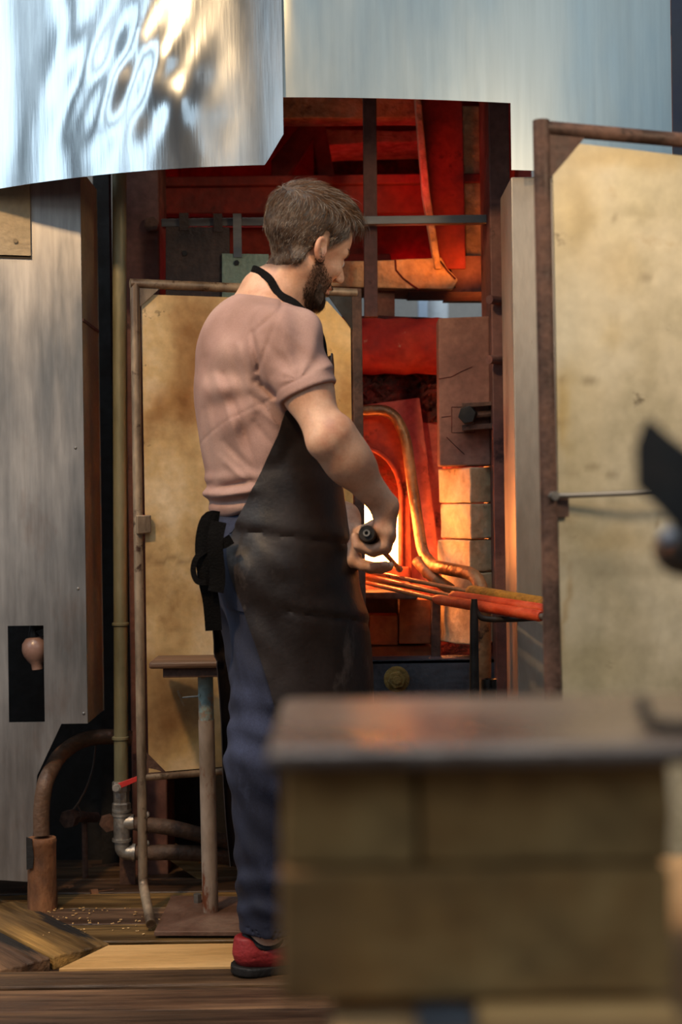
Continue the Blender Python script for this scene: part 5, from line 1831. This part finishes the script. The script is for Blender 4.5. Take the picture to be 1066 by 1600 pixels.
# ---- shoes
def make_shoe(A, lbl):
    c0 = V3(A[0], A[1], 0)
    def sd_shoe(P):
        q = np.stack([(P - c0) @ FOOTD, (P - c0) @ FOOTS, P[:, 2]], 1)
        d = rc(q, (-.035, 0, .048), (.02, 0, .050), .036, .038)
        d = su(.04, d, rc(q, (.02, 0, .048), (.16, .0, .036), .042, .036))
        d = su(.03, d, ell(q, (.15, -.004, .034), (.062, .047, .032)))
        d = su(.02, d, rc(q, (-.048, 0, .05), (-.044, 0, .082), .028, .030))
        d = smax(d, .011 - q[:, 2], .004)
        d = smax(d, q[:, 2] - (.060 + .026 * sst(-q[:, 0], .02, .05) + .024 * sst(q[:, 0], .03, .08)), .006)
        ank = rc(q, (-.006, 0, .07), (.0, 0, .16), .036, .036)
        d = smax(d, -ank, .004)
        d = d + .0018 * np.exp(-((q[:, 2] - .048 - q[:, 0] * .1) / .002) ** 2)
        return d
    lo = c0 + V3(-.15, -.15, .0); hi = c0 + V3(.26, .2, .14)
    v, f = surface_nets(sd_shoe, lo, hi, .0036)
    s, _ = mesh_np('shoe', v, f, MAT['shoe'], man, relax=1, label=lbl)
    def sd_sole(P):
        q = np.stack([(P - c0) @ FOOTD, (P - c0) @ FOOTS, P[:, 2]], 1)
        a = np.maximum(np.sqrt(np.maximum(0, (np.clip(q[:, 0], -.04, .155) - q[:, 0]) ** 2 + q[:, 1] ** 2)) - (.0405 + .008 * sst(q[:, 0], .06, .15)), np.abs(q[:, 2] - .0105 - .004 * sst(-q[:, 0], .02, .08)) - .008)
        return a - .002
    v, f = surface_nets(sd_sole, lo + V3(0, 0, -.02), hi, .0036)
    mesh_np('sole', v, f, MAT['sole'], s, relax=1)
    # padded black collar
    bm = bmesh.new()
    pts = []
    for k in range(17):
        a = math.pi * (.12 + 1.76 * k / 16)
        x, y = -.006 + .043 * math.cos(a), .036 * math.sin(a)
        z = .061 + .024 * max(0, -math.cos(a)) ** 2 + .018 * max(0, math.cos(a)) ** 2
        pts.append(Vector((c0 + FOOTD * x + FOOTS * y + V3(0, 0, z)).tolist()))
    add_tube(bm, pts, .0075, 8)
    obj('collar', bm, MAT['sole'], s, smooth=True)
    bm = bmesh.new()
    for k in range(4):
        z = .083 - k * .006; x = .045 + k * .022
        add_tube(bm, [Vector((c0 + FOOTD * x + FOOTS * sy + V3(0, 0, z + .006 - .006 * abs(sy) / .02)).tolist()) for sy in (-.022, 0, .022)], .003, 6)
    o = obj('laces', bm, MAT['sole'], s)
    o['kind'] = 'stuff'
    return s


make_shoe(ANR, 'red shoe with black collar nearest the camera')
make_shoe(ANL, 'far shoe behind the foreground bricks')


# ---- leather apron, wrapped from the far side round the front to the near side
def interp(x, xs, ys):
    return np.interp(x, xs, ys)


ZT, ZB = 1.388, .34
ZS = [.15, .34, .57, .66, .80, .90, .97, 1.04, 1.12, 1.20, 1.28, 1.36, 1.39]
FR = [.265, .262, .246, .236, .222, .205, .190, .173, .152, .147, .147, .145, .143]         # reach in front
SD = [.185, .190, .198, .200, .200, .200, .196, .192, .184, .182, .182, .176, .170]         # reach at the side
BK = [.09, .10, .125, .13, .14, .145, .145, .14, .14, .15, .16, .16, .16]
AN = [112, 112, 116, 124, 139, 149, 153, 141, 124, 108, 98, 45, 38]                             # near edge angle
AF = [-118, -120, -122, -124, -128, -132, -136, -128, -115, -98, -80, -42, -38]


def apron_pt(u, z):
    an, af = interp(z, ZS, AN), interp(z, ZS, AF)
    a = math.radians(af + (an - af) * u)
    fr, sd_, bk = interp(z, ZS, FR), interp(z, ZS, SD), interp(z, ZS, BK)
    c, s = math.cos(a), math.sin(a)
    f = (fr if c > 0 else bk) * c
    r = sd_ * s
    p = L(f, r, z)
    nrm = fw * c + rt * s
    k = 0.0
    # horizontal creases rising towards the front
    for zc, sl, am, wd in ((.955, .10, .0045, .006), (.775, .16, .0045, .006), (1.10, .05, -.003, .04), (.865, -.1, .003, .04)):
        t = z - (zc + sl * (u - .6))
        k += -am * math.exp(-(t / wd) ** 2) + am * .8 * math.exp(-((t - .02) / .022) ** 2)
    k += .006 * math.sin(u * 16 + z * 5) * max(0, min(1, (.95 - z) / .3)) + .004 * math.sin(u * 9 - z * 14)
    return p + nrm * np.float32(k)


bm = bmesh.new()
NU, NV = 72, 110
grid = []
for j in range(NV + 1):
    r_ = []
    for i in range(NU + 1):
        u = i / NU
        zb = .19 + (ZB - .19) * sst(np.array([u]), .1, .6)[0]
        z = zb + (ZT - zb) * j / NV
        p = apron_pt(u, z)
        r_.append(p)
    grid.append(r_)
G = np.array(grid).reshape(-1, 3)
dsh = np.minimum(sd_shirt(G.astype(F32)), sd_jeans(G.astype(F32)))
# push the leather clear of shirt and jeans
push = np.maximum(0, .007 - dsh)
out_n = G - np.array(T0) ; out_n[:, 2] = 0
out_n /= np.linalg.norm(out_n, axis=1)[:, None] + 1e-9
G = G + out_n * push[:, None]
G = G.reshape(NV + 1, NU + 1, 3)
vv = [[bm.verts.new(G[j, i].tolist()) for i in range(NU + 1)] for j in range(NV + 1)]
for j in range(NV):
    for i in range(NU):
        bm.faces.new([vv[j][i], vv[j][i + 1], vv[j + 1][i + 1], vv[j + 1][i]])
apron = obj('apron', bm, MAT['apron'], man, smooth=True, solid=.0026, label='dark brown leather apron, dusty near its hem')


def ribbon(pts, wd, th, name, mat, parent, side=None, n=5):
    """flat webbing strip along smooth path"""
    pts = [Vector(np.asarray(p).tolist()) for p in pts]
    q = []
    for i in range(len(pts) - 1):
        p0, p1, p2, p3 = pts[max(i - 1, 0)], pts[i], pts[i + 1], pts[min(i + 2, len(pts) - 1)]
        for k in range(n):
            t = k / n
            q.append(.5 * ((2 * p1) + (p2 - p0) * t + (2 * p0 - 5 * p1 + 4 * p2 - p3) * t * t + (3 * p1 - p0 - 3 * p2 + p3) * t ** 3))
    q.append(pts[-1])
    bm = bmesh.new(); prev = None
    for i, p in enumerate(q):
        t = (q[min(i + 1, len(q) - 1)] - q[max(i - 1, 0)]).normalized()
        nrm = side(p) if side else Vector((0, -1, 0))
        s = t.cross(nrm).normalized()
        nn = s.cross(t).normalized()
        cur = [bm.verts.new(p + s * wd / 2 + nn * th / 2), bm.verts.new(p - s * wd / 2 + nn * th / 2), bm.verts.new(p - s * wd / 2 - nn * th / 2), bm.verts.new(p + s * wd / 2 - nn * th / 2)]
        if prev:
            for k in range(4):
                bm.faces.new([prev[k], prev[(k + 1) % 4], cur[(k + 1) % 4], cur[k]])
        else:
            bm.faces.new(cur[::-1])
        prev = cur
    bm.faces.new(prev)
    return obj(name, bm, mat, parent, smooth=True)


def skin_shirt(P):
    return np.minimum(sd_body(P), sd_shirt(P))


npath = [w(505, 560, 3.12), w(487, 520, 3.12), w(462, 480, 3.13), w(440, 452, 3.15), w(420, 436, 3.18), w(400, 428, 3.22), w(392, 430, 3.28), w(410, 440, 3.35), w(450, 470, 3.37), w(490, 540, 3.36)]
npath = [project(p, skin_shirt, 10, .003) for p in npath]
axis_c = Vector(NB.tolist())
ribbon(npath, .018, .003, 'neck_strap', MAT['strap'], apron, side=lambda p: Vector((p.x - axis_c.x, p.y - axis_c.y, .02)).normalized())
# waist tie: knot, loop and hanging tails at the back
kx = lambda px, py, d: w(px, py, d)
ribbon([kx(362, 842, 3.04), kx(345, 850, 3.05), kx(328, 838, 3.07), kx(322, 820, 3.08)], .022, .003, 'waist_tie', MAT['strap'], apron)
ribbon([kx(342, 812, 3.07), kx(326, 814, 3.06), kx(318, 850, 3.06), kx(322, 900, 3.06), kx(330, 940, 3.07), kx(334, 985, 3.08)], .036, .004, 'tie_tail', MAT['strap'], apron)
ribbon([kx(342, 815, 3.05), kx(336, 850, 3.045), kx(340, 900, 3.05), kx(337, 925, 3.05)], .034, .004, 'tie_tail', MAT['strap'], apron)
ribbon([kx(326, 858, 3.06), kx(308, 870, 3.05), kx(302, 890, 3.05), kx(308, 908, 3.05), kx(322, 910, 3.05)], .012, .003, 'tie_loop', MAT['strap'], apron)

# ---- hair and beard: close caps of hair with real strands
def sd_hair(P):
    q = to_head(P)
    m = hair_mask(q)
    top = sst(q[:, 2], .03, .12)
    th = .0085 + .009 * top + .010 * top * sst(q[:, 0], -.02, .06)
    t = sst(m, 0, .025) * th - .003
    d = smin(sd_skull(q), sd_neck(P), .022) - t
    return d - .0016 * wob(q, 150) * sst(m, 0, .02)


def sd_beard(P):
    q = to_head(P)
    x, y, z = q[:, 0], np.abs(q[:, 1]), q[:, 2]
    line = np.interp(x, [-.01, .02, .05, .08, .10], [.006, -.022, -.042, -.050, -.046])
    m = np.minimum(line - z, x + .004 + .25 * (z + .1) * 0)
    m = np.minimum(m, .145 + z)
    m = np.minimum(m, x - np.interp(z, [-.16, -.12, -.09, -.04, .0], [.06, .035, .006, -.006, -.004]))
    mo = np.maximum(np.abs(z + .065) - .009, y - .024)
    m = np.minimum(m, np.where(x > .07, mo + .002, 1))
    t = sst(m, .016, .045) * .0055 - .003
    return sd_body(P) - t - .0010 * wob(q, 190)


MAT['hair_base'] = M('greying_hair', ['#2c211b', '#46382e', '#5c4e44'], scale=40, rough=0.6, bump=0.5, bscale=260, fine=0.3, dist=0.003)


def strand_mat(name):
    m = bpy.data.materials.new(name)
    m.use_nodes = True
    nt = m.node_tree
    a = nt.nodes.new('ShaderNodeVertexColor')
    a.layer_name = 'Col'
    bs = nt.nodes['Principled BSDF']
    nt.links.new(a.outputs['Color'], bs.inputs['Base Color'])
    bs.inputs['Specular IOR Level'].default_value = .25
    bs.inputs['Roughness'].default_value = .42
    return m


MAT['strand'] = strand_mat('hair_strands')


def strands(fn, verts, faces, keep, flow, length, colour, n, name, parent, lift, rad, seed):
    rg = np.random.default_rng(seed)
    q0 = np.array([to_head(v[None].astype(F32))[0] for v in verts[:1]])
    fc = verts[faces].mean(1)
    Q = to_head(fc.astype(F32))
    nr = np.cross(verts[faces[:, 2]] - verts[faces[:, 0]], verts[faces[:, 3]] - verts[faces[:, 1]])
    nr /= np.linalg.norm(nr, axis=1)[:, None] + 1e-12
    m = keep(Q)
    ii = np.flatnonzero(m)
    ii = rg.choice(ii, n)
    nh = nr[ii] @ HA
    qq = Q[ii] + rg.normal(0, .0012, (n, 3))
    dr = flow(qq, rg)
    dr = dr - nh * (dr * nh).sum(1)[:, None]
    dr /= np.linalg.norm(dr, axis=1)[:, None] + 1e-9
    dr = dr + rg.normal(0, .16, (n, 3))
    ln = length(qq) * rg.uniform(.65, 1.25, n)
    cl = colour(qq, rg)
    NS = 4
    verts_o, faces_o, cols = [], [], []
    base = qq - nh * .001
    side = np.cross(dr, nh); side /= np.linalg.norm(side, axis=1)[:, None] + 1e-9
    rings = []
    for k in range(NS):
        t = k / (NS - 1)
        c = base + dr * (ln * t)[:, None] + nh * (lift * ln * (t - .9 * t * t))[:, None] * 2
        # follow the curve of the skull
        c = c - nh * ((ln * t) ** 2 * 4.5)[:, None]
        r = rad * (1 - .75 * t)
        rings.append(np.stack([c + side * r, c - side * r * .5 + nh * r * .86, c - side * r * .5 - nh * r * .86], 1))
    R = np.stack(rings, 1)                 # n, NS, 3, 3
    W_ = (HC + R.reshape(-1, 3) @ HA.T)
    idx = np.arange(n * NS * 3).reshape(n, NS, 3)
    fl = []
    for k in range(NS - 1):
        for j in range(3):
            fl.append(np.stack([idx[:, k, j], idx[:, k, (j + 1) % 3], idx[:, k + 1, (j + 1) % 3], idx[:, k + 1, j]], 1))
    fl = np.concatenate(fl)
    off = np.array(origin_of(parent))
    me = bpy.data.meshes.new(name)
    me.from_pydata((W_ - off).tolist(), [], fl.tolist())
    me.materials.append(MAT['strand'])
    ca = me.color_attributes.new('Col', 'FLOAT_COLOR', 'POINT')
    cc = np.ones((n * NS * 3, 4), F32)
    cc[:, :3] = np.repeat(cl, NS * 3, axis=0)
    ca.data.foreach_set('color', cc.ravel())
    me.polygons.foreach_set('use_smooth', [True] * len(me.polygons))
    o = bpy.data.objects.new(name, me)
    link(o, parent)
    o['kind'] = 'stuff'
    return o


hlo, hhi = HC - .17, HC + .19
hv, hf = surface_nets(sd_hair, hlo, hhi, .0034)
hair, hv = mesh_np('hair', hv, hf, MAT['hair_base'], man, relax=0, label='short brown hair greying at the sides')


def hflow(q, rg):
    top = sst(q[:, 2], .07, .12)[:, None]
    back = sst(-q[:, 0], .03, .08)[:, None]
    sid = np.array([[-.35, 0, -1]]) * np.ones_like(q)
    tp = np.array([[1, 0, -.25]]) * np.ones_like(q)
    bk = np.array([[-.2, 0, -1]]) * np.ones_like(q)
    return tp * top + (sid * (1 - back) + bk * back) * (1 - top)


def hlen(q):
    return .010 + .020 * sst(q[:, 2], .04, .12) + .012 * sst(q[:, 0], .03, .09) * sst(q[:, 2], .06, .1)


def hcol(q, rg):
    n = len(q)
    grey = .18 + .50 * sst(q[:, 0], .0, .06) * (1 - sst(q[:, 2], .07, .12)) + .12 * (1 - sst(q[:, 2], .0, .1))
    g = (rg.random(n) < grey)[:, None]
    brown = np.array([.085, .042, .019]) * rg.uniform(.35, 2.1, (n, 1))
    gr = np.array([.30, .27, .24]) * rg.uniform(.5, 1.3, (n, 1))
    return np.where(g, gr, brown)


strands(sd_hair, hv, hf, lambda q: hair_mask(q) > .001, hflow, hlen, hcol, 12000, 'hair_strands', hair, .22, .00042, 4)
gv_, gf_ = surface_nets(sd_beard, hlo - V3(0, 0, .02), hhi, .0036)
beard, gv_ = mesh_np('beard', gv_, gf_, MAT['hair_base'], man, relax=0, label='short dark beard')


def bmask(q):
    x, y, z = q[:, 0], np.abs(q[:, 1]), q[:, 2]
    line = np.interp(x, [-.01, .02, .05, .08, .10], [.010, -.016, -.036, -.048, -.046])
    mo = (np.abs(z + .065) < .006) & (y < .022) & (x > .07)
    return (z < line) & (x > np.interp(z, [-.16, -.12, -.09, -.04, .0], [.06, .035, .006, -.006, -.004])) & (z > -.13) & ~mo


strands(None, bv, bf, lambda q: bmask(q) & (np.abs(q[:, 1]) < .09) & (np.abs(q[:, 0]) < .13), lambda q, rg: np.array([[.35, 0, -1]]) * np.ones_like(q), lambda q: .0045 + .010 * sst(-q[:, 2], .07, .11),
        lambda q, rg: np.array([.035, .020, .013]) * rg.uniform(.5, 2.2, (len(q), 1)), 13000, 'beard_strands', beard, .25, .00036, 9)
# brows
for sgn in (-1, 1):
    bm = bmesh.new()
    pts = []
    for k in range(5):
        t = k / 4
        q = (.091 - .022 * t, sgn * (.014 + .036 * t), .022 + .006 * math.sin(t * 2.4))
        pts.append(Vector(project(from_head(q), sd_body, 6, .0004).tolist()))
    add_tube(bm, pts, [.0022, .003, .003, .0026, .0012], 8)
    obj('eyebrow', bm, MAT['hair_base'], hair, smooth=True)
# eyes
for sgn in (-1, 1):
    bm = bmesh.new()
    c = Vector(from_head((.0795, sgn * .031, .0005)).tolist())
    bmesh.ops.create_uvsphere(bm, u_segments=18, v_segments=12, radius=.0122)
    bmesh.ops.translate(bm, verts=bm.verts, vec=c)
    obj('eye', bm, MAT['white'], body, smooth=True)

# the iron he holds: black handle with a hollow end, thin bar into the fire
rod = thing('hand_iron', 'iron with a thick black hollow-ended handle gripped by the man at the furnace mouth', 'rod', Vector(HA0.tolist()))
hb = Vector(HA0.tolist()); hdv = Vector(hd.tolist())
bm = B(); add_tube(bm, [hb + hdv * .003, hb + hdv * .012, hb + hdv * .15, hb + hdv * .22, hb + hdv * .235], [GR * .9, GR, GR, GR * .9, GR * .5], 20)
obj('handle', bm, MAT['black'], rod, smooth=True)
bm = B(); add_pipe_end(bm, hb - hdv * .004, -hdv, .0075, .0042, .012, 16); obj('end_ring', bm, MAT['steel'], rod, label='pale steel ring on the butt end')
bm = B(); add_tube(bm, [hb + hdv * .22, Vector(HA1.tolist())], .0065, 12); add_tube(bm, [Vector(HA1.tolist()) - hdv * .01, Vector(HA1.tolist()) + hdv * .004], .010, 12)
obj('bar', bm, MAT['orange_rod'], rod, smooth=True)
